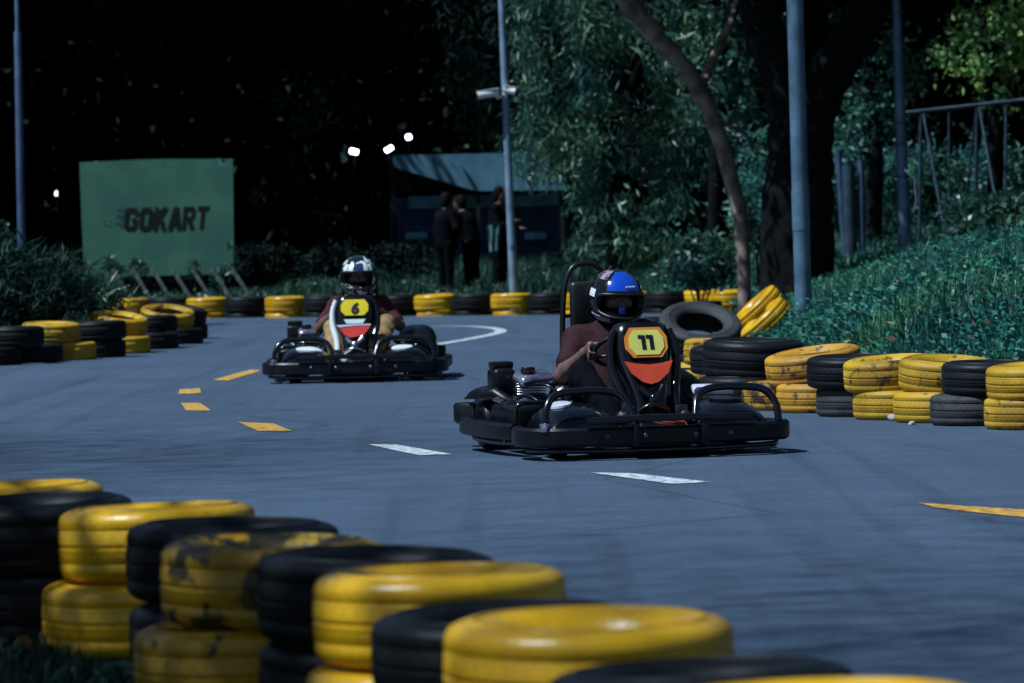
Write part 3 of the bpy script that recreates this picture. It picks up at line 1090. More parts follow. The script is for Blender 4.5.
    # fenders and nose
    for sx in (-1, 1):
        x0, x1 = (.2, .63) if sx > 0 else (-.63, -.2)
        fe = dome(MB(), x0, x1, -.83, -.36, .13, .15).build('front_fender', gb, root, 60)
        if liv == 'six':
            dome(MB(), x0, x1, -.83, -.36, .13, .15, .014, *((-.55, .25) if sx > 0 else (-.30, .7)), -.55, -.05).build('sticker_or_glint', M['white_paint'], fe, 60)
        else:
            dome(MB(), x0, x1, -.83, -.36, .13, .15, .014, *((-.35, .5) if sx > 0 else (-.62, -.1)), -.3, .25).build('sticker_or_glint', M['lilac_white'] if sx < 0 else bp, fe, 60)  # the lilac oval is a painted highlight on the gloss fender
    no = dome(MB(), -.2, .2, -.92, -.45, .11, .09).build('nose_panel', gb, root, 60)
    dome(MB(), -.2, .2, -.92, -.45, .11, .09, .014, -.1 if liv == 'eleven' else -.6, .85 if liv == 'eleven' else -.1, -.55, .1, 8).build('sticker_or_glint', M['orange_red'] if liv == 'eleven' else M['white_paint'], no, 60)
    # upright fairing in front of the steering wheel
    rows = [(.13, -.74, .12, .05), (.22, -.70, .115, .06), (.29, -.665, .11, .07), (.36, -.635, .125, .07), (.43, -.605, .15, .07), (.50, -.58, .168, .06), (.57, -.555, .172, .05), (.64, -.53, .165, .045), (.685, -.512, .145, .035), (.698, -.50, .115, .03)]
    n = 14
    vs, fs = [], []
    for (z, y, hw, bl) in rows:
        for i in range(n + 1):
            u = -1 + 2 * i / n
            fl = max(0, abs(u) - .62) / .38
            vs.append((hw * u, y + bl * 1.5 * fl ** 1.7, z))
    for r_ in range(len(rows) - 1):
        for i in range(n):
            a = r_ * (n + 1) + i
            fs.append([a, a + 1, a + n + 2, a + n + 1])
    bm = bmesh.new()
    bv = [bm.verts.new(v) for v in vs]
    for f_ in fs:
        bm.faces.new([bv[i] for i in f_])
    bmesh.ops.recalc_face_normals(bm, faces=bm.faces)
    bmesh.ops.solidify(bm, geom=list(bm.faces), thickness=.02)
    fa = MB().bm(bm).build('front_fairing', gb, root, 60)
    sl = math.atan2(.605 - .512, .715 - .46)   # backward lean of the panel
    PM = Matrix.Translation((0, -.560 - .012, .586)) @ Matrix.Rotation(R(90) - sl, 4, 'X')
    wy = 1.0 if liv == 'eleven' else .92

    def flat(poly, z0, z1, name, mt, par):
        return MB().prism(poly, z0, z1, PM).build(name, mt, par, 30)
    octo = [(-.118, -.03), (-.118, .035), (-.085, .088), (.085, .088), (.118, .035), (.118, -.03), (.08, -.078), (-.08, -.078)]
    if liv == 'eleven':
        pl = flat(octo, .0, .012, 'number_plate', M['plate_orange'], fa)
        flat([(x * .82, y * .82 - .001) for x, y in octo], .0125, .016, 'plate_face', M['plate_yellow'], pl)
        b = MB()
        for ox in (-.033, .012):
            b.prism([(ox + .006, -.036), (ox + .028, -.036), (ox + .026, .042), (ox - .012, .044), (ox - .013, .026), (ox + .005, .024)], .0165, .019, PM)
        b.build('number', M['ink'], pl, 30)
        flat([(-.135, -.098), (-.07, -.113), (0, -.119), (.07, -.113), (.135, -.098), (.105, -.165), (.045, -.215), (0, -.228), (-.045, -.215), (-.105, -.165)], .004, .014, 'chevron', M['orange_red'], fa)
        wing = gb
    else:
        pl = flat([(x * .95, y * .82 + .010) for x, y in octo], .0, .012, 'number_plate', M['plate_deep'], fa)
        me = text_mesh('number', '6', .125, M['ink'], .006, .15, .003)
        me.transform(PM @ Matrix.Translation((0, .0, .015)))
        link('number', me, pl)
        flat([(-.09, -.088), (.09, -.088), (.065, -.125), (-.065, -.125)], .004, .012, 'white_band', M['white_paint'], fa)
        flat([(-.125, -.165), (0, -.15), (.13, -.15), (.075, -.225), (-.03, -.245), (-.085, -.22)], .004, .013, 'chevron', M['red_paint'], fa)
        flat([(-.15, -.135), (.13, -.13), (.13, -.143), (0, -.143), (-.125, -.155)], .004, .012, 'silver_stripe', M['lilac_white'], fa)
        wing = M['white_paint']
    for sx in (-1, 1):
        hp = catmull([(sx * .155, -.49, .66), (sx * .182, -.51, .57), (sx * .18, -.54, .45), (sx * .15, -.60, .34), (sx * .145, -.65, .24), (sx * .19, -.68, .13)], 6)
        b = MB().tube(hp, [.018 + .008 * math.sin(math.pi * i / (len(hp) - 1)) for i in range(len(hp))], 12)
        b.build('fairing_wing', wing if sx < 0 else gb, fa, 60)
    b = MB()
    b.tube(catmull([(-.065, -.665, .365), (-.035, -.685, .325), (0, -.70, .305), (.035, -.685, .325), (.065, -.665, .365)], 5), .017)
    b.tube(catmull([(-.085, -.69, .235), (-.04, -.71, .262), (0, -.715, .275), (.04, -.71, .262), (.085, -.69, .235)], 5), .014)
    b.ball((0, -.70, .295), (.03, .028, .036))
    b.build('nose_emblem', gb if liv == 'eleven' else M['silver'], fa)
    # steering
    sc = Vector((0, -.12, .545))
    ax_ = Vector((0, .55, .83)).normalized()      # towards the driver's chest
    u = Vector((1, 0, 0))
    w = ax_.cross(u).normalized()
    sw = MB().tube([sc + (u * math.cos(a) + w * math.sin(a)) * .155 for a in [2 * math.pi * k / 40 for k in range(40)]], .0135, 10, True)
    for a in (0, 2.1, 4.2):
        sw.tube([sc - ax_ * .02, sc + (u * math.cos(a + .52) + w * math.sin(a + .52)) * .15], .009)
    sw.ball(sc - ax_ * .02, .035)
    so = sw.build('steering_wheel', M['seat'], root, 60)
    MB().tube([sc - ax_ * .02, (0, -.42, .12)], .012).build('steering_column', M['dark_steel'], root)
    for sx in (-1, 1):
        b = MB().tube([(sx * .15, -.72, .06), (sx * .15, -.70, .22)], .009)
        b.box((sx * .15, -.705, .23), (.07, .012, .07), .004)
        b.build('pedal', M['dark_steel'], root)
    # seat shell
    pr = [(-.26, .10, .16), (-.1, .09, .09), (.06, .10, .07), (.22, .17, .09), (.33, .32, .13), (.40, .48, .17), (.43, .60, .17)]
    vs, fs = [], []
    prof = [(-.08, .17), (.06, .10), (.24, .085), (.36, .17), (.43, .34), (.48, .52), (.50, .64)]
    n = 12
    for (y, z) in prof:
        for i in range(n + 1):
            q = -1 + 2 * i / n
            hw = .20 if z < .5 else .17
            wrap = abs(q) ** 2.6
            vs.append((hw * q * (1 - .05 * wrap), y - .10 * wrap * (1 if z > .25 else .1), z + .13 * wrap * (1 if z < .25 else .15)))
    for r_ in range(len(prof) - 1):
        for i in range(n):
            a = r_ * (n + 1) + i
            fs.append([a, a + 1, a + n + 2, a + n + 1])
    bm = bmesh.new()
    bv = [bm.verts.new(v) for v in vs]
    for f_ in fs:
        bm.faces.new([bv[i] for i in f_])
    bmesh.ops.solidify(bm, geom=list(bm.faces), thickness=.018)
    MB().bm(bm).build('seat', M['seat'], root, 60)
    # roll bar and headrest
    hb = catmull([(-.155, .50, .10), (-.15, .52, .55), (-.135, .53, .82), (-.105, .54, .94), (-.05, .545, 1.0), (.05, .545, 1.0), (.105, .54, .94), (.135, .53, .82), (.15, .52, .55), (.155, .50, .10)], 6)
    b = MB().tube(hb, .016, 10)
    b.tube([(-.15, .53, .72), (.15, .53, .72)], .011)
    b.tube([(-.12, .53, .5), (-.27, .72, .09)], .012)
    b.tube([(.12, .53, .5), (.27, .72, .09)], .012)
    b.build('roll_bar', bmtl, root, 60)
    MB().box((0, .50, .775), (.215, .06, .27), .028, 3).build('headrest', M['seat'], root)
    # engine to the driver's right
    en = MB().box((-.40, .34, .20), (.24, .30, .20), .02).build('engine', M['dark_steel'], root)
    b = MB()
    for k in range(7):
        b.box((-.42, .30, .31 + k * .014), (.17, .17, .006), .002, 1)
    b.build('cooling_fins', M['silver'], en)
    MB().box((-.41, .22, .395), (.20, .16, .06), .028, 4, (R(12), R(-5), R(6))).build('fuel_tank', M['tank_glint'], en)
    MB().box((-.215, .22, .405), (.11, .13, .05), .014, 3, (R(8), 0, 0)).build('valve_cover', M['silver'], en)
    b = MB().box((-.545, .40, .385), (.13, .17, .13), .03, 3)
    b.box((-.545, .40, .465), (.12, .11, .04), .012, 2)
    b.build('air_filter', bp, en)
    MB().tube([(-.52, .28, .25), (-.60, .33, .31), (-.63, .42, .30), (-.63, .52, .27)], .04, 12).build('intake_hose', bp, en, 60)
    b = MB().tube([(-.34, .18, .26), (-.30, .12, .22), (-.30, .10, .16)], .022, 12)
    b.tube([(-.48, .14, .215), (-.29, .12, .215)], .055, 16)
    b.build('exhaust_muffler', M['dark_steel'], en, 60)
    MB().tube([(-.285, .155, .31), (-.262, .14, .325), (-.235, .14, .32)], .03, 12).build('pipe_elbow', M['silver'], en, 60)
    # side pods and the guard over the left rear wheel
    for sx in (-1, 1):
        sp = MB().box((sx * .545, .02, .19), (.20, .50, .17), .035, 3, (0, sx * R(8), 0)).build('side_pod', bp, root)
        MB().tube([(x + sx * .55, -.245, z + .20) for x, z in rrect(.19, .165, .05)], .013, 8, True).build('pod_rim', gb, sp, 60)
    dome(MB(), .30, .63, .26, .80, .29, .13, 0, drop=.05).build('wheel_guard', bp, root, 60)
    dome(MB(), -.66, -.42, .36, .78, .29, .06, 0, drop=-.02).build('wheel_guard', bp, root, 60)
    b = MB()
    b.tube(catmull([(.33, -.40, .30), (.42, -.36, .33), (.52, -.30, .30), (.60, -.22, .24)], 5), .022)
    b.build('brake_line', gb, root, 60)
    MB().box((.42, -.42, .33), (.22, .12, .035), .012, 2, (R(12), 0, R(-12))).build('battery_cover', M['lilac_white'] if liv == 'eleven' else gb, root)
    # small running gear that shows round the engine and the front axle
    ch = MB().tube([(-.26 + .03 * math.cos(a), .50 + .13 * math.sin(a) * 1.25, .17 + .085 * math.cos(a)) for a in [2 * math.pi * k / 24 for k in range(24)]], .012, 8, True)
    ch.build('drive_chain', M['dark_steel'], root, 60)
    MB().lathe([(.02, -.004), (.085, -.004), (.085, .004), (.02, .004)], 28, Matrix.Translation((.25, .52, .142)) @ Matrix.Rotation(R(90), 4, 'Y'), closed=True).build('brake_disc', M['silver'], root)
    for sx in (-1, 1):
        b = MB().tube([(sx * .06, -.42, .13), (sx * .42, -.50, .13)], .008)
        b.tube([(sx * .40, -.55, .05), (sx * .40, -.55, .24)], .014)
        b.ball((sx * .42, -.50, .13), .016)
        b.build('tie_rod', M['dark_steel'], root, 60)
    b = MB()
    for (p0, p1, p2) in (((-.50, .30, .33), (-.38, .05, .36), (-.22, -.05, .2)), ((-.45, .42, .36), (-.30, .50, .42), (-.22, .42, .30)), ((-.56, .22, .22), (-.50, .02, .31), (-.36, -.2, .16)), ((-.3, .25, .36), (-.26, .12, .34), (-.24, -.02, .22))):
        b.tube(catmull([p0, p1, p2], 8), .008, 8)
    b.build('cable', bmtl, root, 60)
    MB().lathe([(0, .03), (.035, .03), (.04, .022), (.04, 0)], 20, Matrix.Translation((-.44, .22, .425))).build('fuel_cap', gb, root, 50)
    for (x, y, z, w_) in ((-.62, .16, .285, .05), (-.56, -.12, .285, .06)):
        MB().box((x, y, z), (w_, .09, .014), .004, 2, (R(6), R(-8), R(12))).build('latch', M['silver'], root)
    if liv == 'eleven':
        root.scale = (.975, 1.04, 1)
    return root


K11 = (.555, 23.22, .004)
K6 = (-1.272, 35.62, .004)
kart(K11, R(14.5), 'black go-kart with orange and yellow plate numbered 11, leading', '11', 'eleven')
kart(K6, R(-.5), 'black go-kart with white trim and yellow plate numbered 6, following', '6', 'six')

# ------------------------------------------------------------------ drivers
def helmet_pt(phi, psi, off=0.):
    d = Vector((math.sin(phi) * math.cos(psi), -math.cos(phi) * math.cos(psi), math.sin(psi)))
    r_ = 1 / math.sqrt((d.x / .130) ** 2 + (d.y / .152) ** 2 + (d.z / .142) ** 2)
    r_ += .034 * math.exp(-(phi / .75) ** 2 - ((psi + .58) / .3) ** 2)
    return d * (r_ + off)


def helmet_patch(b, inside, off=0., th=.02, step=4):
    bm = bmesh.new()
    vv = {}

    def gv(i, j):
        i %= 360 // step
        kx = ('top',) if j * step >= 90 else (i, j)
        if kx not in vv:
            vv[kx] = bm.verts.new(helmet_pt(R(i * step), R(min(90, j * step)), off))
        return vv[kx]
    for i in range(360 // step):
        for j in range(-52 // step, 90 // step + 1):
            if j * step >= 90:
                continue
            az = ((i + .5) * step + 180) % 360 - 180
            el = (j + .5) * step
            if inside(az, el):
                q = []
                for c in ((i, j), (i + 1, j), (i + 1, j + 1), (i, j + 1)):
                    v = gv(*c)
                    if v not in q:
                        q.append(v)
                if len(q) > 2:
                    bm.faces.new(q)
    bmesh.ops.recalc_face_normals(bm, faces=bm.faces)
    c = sum((f_.normal.dot(f_.calc_center_median()) for f_ in bm.faces))
    if c < 0:
        bmesh.ops.reverse_faces(bm, faces=bm.faces)
    bmesh.ops.solidify(bm, geom=list(bm.faces), thickness=th)
    b.bm(bm)
    return b


def port(az, el):
    return abs(az) < 64 and -24 < el < (18 - abs(az) * .06)


def helm_pattern():
    """black, white and teal graphic shell of the second driver's helmet"""
    mt, nt, b_ = new_mat('helmet_graphic')
    L = nt.links.new
    tc = nt.nodes.new('ShaderNodeTexCoord')
    vo = nt.nodes.new('ShaderNodeTexVoronoi')
    vo.inputs['Scale'].default_value = 13
    vo.inputs['Randomness'].default_value = .9
    L(tc.outputs['Object'], vo.inputs['Vector'])
    no = nt.nodes.new('ShaderNodeTexNoise')
    no.inputs['Scale'].default_value = 9
    L(tc.outputs['Object'], no.inputs['Vector'])
    rp = nt.nodes.new('ShaderNodeValToRGB')
    rp.color_ramp.interpolation = 'CONSTANT'
    e = rp.color_ramp.elements
    e[0].color = (.008, .012, .018, 1)
    e[0].position = 0
    e[1].position = .47
    e[1].color = (.62, .66, .70, 1)
    for p_, c_ in ((.56, (.012, .02, .03, 1)), (.62, (.05, .25, .25, 1)), (.66, (.02, .05, .08, 1)), (.72, (.6, .65, .7, 1))):
        q = e.new(p_)
        q.color = c_
    L(no.outputs['Fac'], rp.inputs['Fac'])
    L(rp.outputs['Color'], b_.inputs['Base Color'])
    b_.inputs['Roughness'].default_value = .15
    b_.inputs['Coat Weight'].default_value = .5
    return mt


M['helmet_graphic'] = helm_pattern()


def finger_prims(hc, tan, inn, ax_, r=.0085):
    """four fingers of unequal reach curled round the rim plus a thumb; hc = rim point, tan = along the rim, inn = to the hub, ax_ = to the driver"""
    out = []
    for i, reach in enumerate((245, 265, 255, 225)):
        o = hc + tan * ((i - 1.5) * .0205)
        ang = [-20, 55, 130, 190, reach]
        pts = []
        for a in ang:
            a = R(a)
            rr = .027 if a < 2.6 else .025
            pts.append(o + (ax_ * math.cos(a) - inn * math.sin(a)) * rr)
        for q in range(len(pts) - 1):
            rad = r - .0006 * q
            out.append(('c', tuple(pts[q]), tuple(pts[q + 1]), rad, rad - .0004, .006))
    t0 = hc + ax_ * .034 + inn * .01 + tan * .03
    t1 = hc + ax_ * .026 + inn * .028 + tan * .045
    t2 = hc + ax_ * .004 + inn * .030 + tan * .048
    out += [('c', tuple(t0), tuple(t1), .012, .0105, .01), ('c', tuple(t1), tuple(t2), .0102, .0085, .006)]
    return out


def driver(loc, yaw, label, pose, who):
    dx = pose['lean']
    V3 = lambda *a: Vector(a)
    pel = V3(0, .27, .20)
    chest = V3(dx * .75, .37, .47)
    neck = V3(dx, .37, .655)
    head = V3(dx * 1.3, .30, .815 if who == 'eleven' else .845)
    sho = {s: V3(dx + s * .185, .365, .60 + s * pose.get('tilt', 0)) for s in (-1, 1)}
    sc = V3(0, -.12, .545)
    ax_ = V3(0, .55, .83).normalized()
    u = V3(1, 0, 0)
    w = ax_.cross(u).normalized()
    grip = {}
    body, shirt, trou = [], [], []
    T = lambda v: tuple(v)
    torso = [('e', T(pel + V3(0, .0, .02)), (.165, .13, .12)), ('c', T(pel), T(chest), .135, .155, .05), ('e', T(chest + V3(0, -.01, .03)), (.185, .125, .16), .05),
             ('c', T(sho[-1]), T(sho[1]), .07, .07, .05), ('c', T(chest), T(neck), .12, .07, .05)]
    body += torso
    body += [('c', T(neck), T(head - V3(0, 0, .05)), .056, .052, .03), ('e', T(head + V3(0, .012, .025)), (.078, .098, .098), .02), ('c', T(head + V3(0, -.045, -.02)), T(head + V3(0, -.062, -.088)), .058, .034, .03)]
    fy = head.y - .088
    hx, hz_ = head.x, head.z
    body += [('c', (hx, fy - .004, hz_ + .012), (hx, fy - .026, hz_ - .034), .010, .016, .012), ('c', (hx - .045, fy + .006, hz_ + .028), (hx + .045, fy + .006, hz_ + .028), .012, .012, .015),
             ('c', (hx - .024, fy - .002, hz_ - .066), (hx + .024, fy - .002, hz_ - .066), .010, .010, .008), ('c', (hx - .04, fy + .014, hz_ - .022), (hx - .055, fy + .03, hz_ - .03), .026, .02, .02),
             ('c', (hx + .04, fy + .014, hz_ - .022), (hx + .055, fy + .03, hz_ - .03), .026, .02, .02)]
    for s in (-1, 1):
        body += [('e', (hx + s * .082, head.y + .02, hz_ + .0), (.012, .022, .032), .01)]
    sleeves = []
    for s in (-1, 1):
        ang = pose['grip'][s]
        hc = sc + (u * math.cos(ang) + w * math.sin(ang)) * .155
        inn = (sc - hc).normalized()
        tan = ax_.cross(inn).normalized() * s
        if tan.z < 0:
            tan = -tan
        palm = hc + ax_ * .032 - inn * .008
        el = V3(*pose['elbow'][s])
        wr = palm + (el - palm).normalized() * .065
        body += [('c', T(sho[s]), T(el), .056, .043, .03), ('c', T(el), T(el.lerp(wr, .35)), .043, .045, .02), ('c', T(el.lerp(wr, .35)), T(wr), .045, .029, .02),
                 ('c', T(wr), T(palm), .027, .026, .02), ('c', T(palm - tan * .028), T(palm + tan * .028), .022, .022, .015)]
        body += finger_prims(hc, tan, inn, ax_)
        cut = sho[s].lerp(el, pose['sleeve'])
        shirt += [('c', T(sho[s]), T(cut), .070, .066, .04)]
        # legs
        hip = pel + V3(s * .09, -.02, -.01)
        kn = V3(*pose['knee'][s])
        an = V3(s * .155, -.60, .15)
        body += [('c', T(hip), T(kn), .088, .058, .03), ('c', T(kn), T(kn.lerp(an, .35)), .056, .055, .02), ('c', T(kn.lerp(an, .35)), T(an), .055, .036, .02),
                 ('c', T(an), T(an + V3(0, -.10, .02)), .034, .028, .02), ('c', T(an + V3(0, .03, -.04)), T(an + V3(s * .01, -.11, .055)), .03, .026, .02)]
        trou += [('c', T(hip), T(kn), .102, .073, .03), ('c', T(kn), T(kn.lerp(an, .35)), .073, .068, .02), ('c', T(kn.lerp(an, .35)), T(kn.lerp(an, pose['leg'])), .068, .058, .02)]
        # folds at the knee
        for q in (.15, .4, .6):
            c = kn.lerp(an, q * pose['leg'])
            trou.append(('c', T(c + V3(-.05, -.035, .01)), T(c + V3(.05, -.03, -.012)), .026, .026, .025))
    trou += [('e', T(pel), (.18, .15, .13))]
    shirt += [('e', T(pel + V3(0, .0, .04)), (.178, .145, .12)), ('c', T(pel + V3(0, 0, .03)), T(chest), .150, .168, .05), ('e', T(chest + V3(0, -.01, .03)), (.198, .138, .172), .05),
              ('c', T(sho[-1]), T(sho[1]), .080, .080, .05), ('c', T(chest), T(neck - V3(0, 0, .03)), .13, .085, .05)]
    for q in range(5):
        zz = .30 + q * .06
        shirt.append(('c', (dx - .12, .25 + .03 * math.sin(q * 2.1), zz), (dx + .12, .25 + .03 * math.cos(q * 1.7), zz + .03 * math.sin(q * 3)), .012, .012, .04))
    po = link('person', sdf_mesh('person', body, M['skin'], .0058, .02))
    po.location = loc
    po.rotation_euler = (0, 0, yaw)
    tag(po, label, 'person', 'kart drivers')
    link('shirt', sdf_mesh('shirt', shirt, M[pose['shirt']], .008, .03), po)
    link('trousers', sdf_mesh('trousers', trou, M[pose['trousers']], .008, .03), po)
    for s in (-1, 1):
        an = V3(s * .155, -.60, .15)
        sh = [('c', T(an + V3(0, .035, -.045)), T(an + V3(s * .01, -.115, .06)), .042, .036, .02), ('c', T(an + V3(0, 0, .02)), T(an + V3(0, -.05, .02)), .043, .038, .03)]
        link('shoe', sdf_mesh('shoe', sh, M['shoe'], .008, .02), po)
    for s in (-1, 1):
        ey = MB().ball((hx + s * .031, fy + .007, hz_ + .006), (.0135, .0115, .0085), 12)
        eo = ey.build('eye', M['eye_white'], po, 60)
        MB().ball((hx + s * .031, fy - .0025, hz_ + .006), (.006, .003, .006), 10).build('pupil', M['hair'], eo, 60)
        MB().tube([(hx + s * .014, fy - .008, hz_ + .026), (hx + s * .034, fy - .009, hz_ + .031), (hx + s * .05, fy + .003, hz_ + .025)], [.003, .0045, .003], 8).build('eyebrow', M['hair'], po, 60)
    # helmet
    HM = Matrix.Translation(head + V3(0, -.002, .0)) @ Matrix.Rotation(pose['hyaw'], 4, 'Z') @ Matrix.Rotation(pose['hpitch'], 4, 'X') @ Matrix.Scale(1.12 if who == 'eleven' else 1.23, 4)

    def hp(name, fn, mt, par, off=0., th=.022):
        b = helmet_patch(MB(), fn, off, th)
        me = b.mesh(name, mt, 60)
        o = link(name, me, par)
        if par is po:
            o.matrix_local = HM
        return o
    he = hp('helmet', lambda az, el: not port(az, el), M['gloss_black'] if who == 'eleven' else M['helmet_graphic'], po, 0, .024)
    # soft rim round the face opening
    rim_pts = []
    for k in range(60):
        a = 2 * math.pi * k / 60
        ca, sa = math.cos(a), math.sin(a)
        az = 64 * math.copysign(abs(ca) ** .45, ca)
        el = -3 + 21 * math.copysign(abs(sa) ** .45, sa)
        rim_pts.append(helmet_pt(R(az), R(el), .0))
    MB().tube(rim_pts, .009, 8, True).build('face_rim', M['seat'], he, 60)
    if who == 'eleven':
        hp('crown_panel', lambda az, el: abs(az) < 42 - max(0, el - 30) * .25 and 22 < el < 72, M['blue_gloss'], he, .004, .004)
        hp('side_panel', lambda az, el: -150 < az < -46 and 46 < el < 78, M['dark_red_graphic'], he, .003, .003)
        hp('jaw_panel', lambda az, el: -118 < az < -30 and -44 < el < -30, M['grey_panel'], he, .003, .003)
        hp('temple_panel', lambda az, el: -100 < az < -72 and 6 < el < 26, M['white_paint'], he, .003, .003)
        hp('temple_panel', lambda az, el: 60 < az < 80 and 20 < el < 30, M['white_paint'], he, .003, .003)
        lg = text_mesh('crown_logo', 'ZR', .03, M['white_paint'], .001, .2, .002) if False else None
        b = MB()
        for k in range(3):
            p0 = helmet_pt(R(4 + k * 8), R(31), .007)
            b.ball(p0, (.009, .003, .006), 8)
        b.build('crown_logo', M['lilac_white'], he, 60)
        cm = [('c', (hx, fy - .026, hz_ - .058), (hx, fy - .018, hz_ - .112), .020, .017, .02)]
        link('nose_guard', sdf_mesh('nose_guard', cm, M['blue_gloss'], .005, .02), po)
        link('face_cloth', sdf_mesh('face_cloth', [('e', (hx, fy + .03, hz_ - .09), (.07, .055, .045), .02), ('c', (hx, fy + .05, hz_ - .09), (hx, fy + .10, hz_ - .14), .07, .075, .02)], M['dark_cloth'], .007, .02), po)
    else:
        hp('brow_panel', lambda az, el: abs(az) < 13 and 20 < el < 40, M['helm_navy'], he, .004, .004)
        hp('brow_stripe', lambda az, el: 14 < abs(az) < 27 and 20 < el < 42 + abs(az) * .2, M['white_paint'], he, .004, .004)
        hp('brow_stripe', lambda az, el: 36 < abs(az) < 46 and 20 < el < 40, M['white_paint'], he, .004, .004)
        hp('jaw_panel', lambda az, el: -66 < az < -24 and -42 < el < -28, M['helm_teal'], he, .004, .004)
        link('face_cloth', sdf_mesh('face_cloth', [('e', (hx, fy + .02, hz_ - .075), (.062, .045, .05), .02)], M['dark_cloth'], .007, .02), po)
    return po


M['dark_red_graphic'] = mat('dark_red_graphic', (.30, .24, .28), .25, col2=(.06, .012, .02), scale=26, lo=.45, hi=.55)
M['grey_panel'] = mat('grey_panel', (.30, .32, .40), .3, var=.15)
M['helm_navy'] = mat('helm_navy', (.02, .04, .14), .2, var=.1)
M['helm_teal'] = mat('helm_teal', (.04, .28, .26), .25, var=.1)

pose11 = dict(lean=.075, tilt=.012, shirt='maroon_dark', trousers='dark_cloth', sleeve=.62, leg=.95, hyaw=R(3), hpitch=R(11),
              grip={-1: R(172), 1: R(8)}, elbow={-1: (-.245, .20, .40), 1: (.36, .17, .41)}, knee={-1: (-.235, -.17, .42), 1: (.235, -.17, .42)})
pose6 = dict(lean=.0, shirt='maroon', trousers='khaki', sleeve=.78, leg=.72, hyaw=R(3), hpitch=R(5),
             grip={-1: R(185), 1: R(-2)}, elbow={-1: (-.33, .17, .42), 1: (.34, .16, .43)}, knee={-1: (-.20, -.20, .43), 1: (.245, -.20, .46)})
driver(K11, R(14.5), 'driver in dark maroon T-shirt and blue topped helmet, seated in kart 11', pose11, 'eleven')
driver(K6, R(-.5), 'driver in maroon T-shirt, khaki trousers and patterned white helmet, seated in kart 6', pose6, 'six')

# ------------------------------------------------------------------ onlookers by the far booth
def onlooker(px, y, label, hgt, face, arm, bend=0.):
    p = D(px, 300, y)
    z0 = hz(p.x, y)
    s = hgt / 1.72
    V3 = lambda *a: Vector(a)
    T = lambda v: tuple(v * s)
    body, top, tr = [], [], []
    ne = V3(0, -.0 - bend * .5, 1.46 - bend * .1)
    head = ne + V3(0, -.02 - bend * .2, .14)
    pel = V3(0, 0, .93)
    ch = pel.lerp(ne, .68)
    body += [('e', T(head + V3(0, 0, .02)), (.075 * s, .095 * s, .115 * s)), ('c', T(head + V3(0, -.04, -.03)), T(head + V3(0, -.06, -.08)), .05 * s, .035 * s), ('c', T(head + V3(0, -.09, .01)), T(head + V3(0, -.108, -.02)), .012, .015, .01),
             ('c', T(ne - V3(0, 0, .05)), T(head), .058 * s, .052 * s), ('c', T(pel), T(ch), .13 * s, .15 * s), ('c', T(ch), T(ne), .13 * s, .06 * s), ('e', T(pel), (.16 * s, .12 * s, .12 * s))]
    top += [('c', T(pel - V3(0, 0, .03)), T(ch), .155 * s, .17 * s), ('c', T(ch), T(ne - V3(0, 0, .03)), .15 * s, .075 * s)]
    for q in (-1, 1):
        sh = ne + V3(q * .18, 0, -.075)
        el = sh + V3(*[c for c in (q * arm[q][0], arm[q][1], arm[q][2])])
        wr = el + V3(q * arm[q][3], arm[q][4], arm[q][5])
        body += [('c', T(ne - V3(0, 0, .08)), T(sh), .06 * s, .058 * s), ('c', T(sh), T(el), .05 * s, .04 * s), ('c', T(el), T(wr), .04 * s, .027 * s)]
        d = (wr - el).normalized()
        for k in range(4):
            o = wr + V3((k - 1.5) * .019, 0, 0)
            body += [('c', T(wr), T(o + d * .08), .02 * s, .018 * s, .02), ('c', T(o + d * .08), T(o + d * (.15 - abs(k - 1.3) * .012) + V3(0, -.015, 0)), .0095, .008, .006)]
        body.append(('c', T(wr + d * .03), T(wr + d * .085 + V3(q * -.04, -.02, 0)), .013, .010, .01))
        top += [('c', T(ne - V3(0, 0, .09)), T(sh), .075 * s, .075 * s), ('c', T(sh), T(el), .066 * s, .055 * s), ('c', T(el), T(el.lerp(wr, .8)), .055 * s, .045 * s)]
        hip = pel + V3(q * .09, 0, -.03)
        kn = V3(q * .10, -.02, .50)
        an = V3(q * .11, .01, .09)
        body += [('c', T(hip), T(kn), .085 * s, .055 * s), ('c', T(kn), T(an), .055 * s, .036 * s), ('c', T(an + V3(0, .03, -.04)), T(an + V3(0, -.15, -.055)), .042 * s, .033 * s)]
        tr += [('c', T(hip), T(kn), .10 * s, .07 * s), ('c', T(kn), T(an), .07 * s, .06 * s)]
    tr.append(('e', T(pel), (.175 * s, .135 * s, .13 * s)))
    po = link('person', sdf_mesh('person', body, M['skin'], .011, .03))
    po.location = (p.x, y, z0)
    po.rotation_euler = (0, 0, face)
    tag(po, label, 'person', 'onlookers standing by the far booth')
    link('jacket', sdf_mesh('jacket', top, M['dark_cloth'], .012, .04), po)
    link('trousers', sdf_mesh('trousers', tr, M['dark_cloth'], .012, .03), po)
    ha = [('e', T(head + V3(0, .02, .045)), (.088 * s, .10 * s, .105 * s)), ('e', T(head + V3(0, .055, -.02)), (.082 * s, .06 * s, .10 * s))]
    link('hair', sdf_mesh('hair', ha, M['hair'], .011, .03), po)
    return po


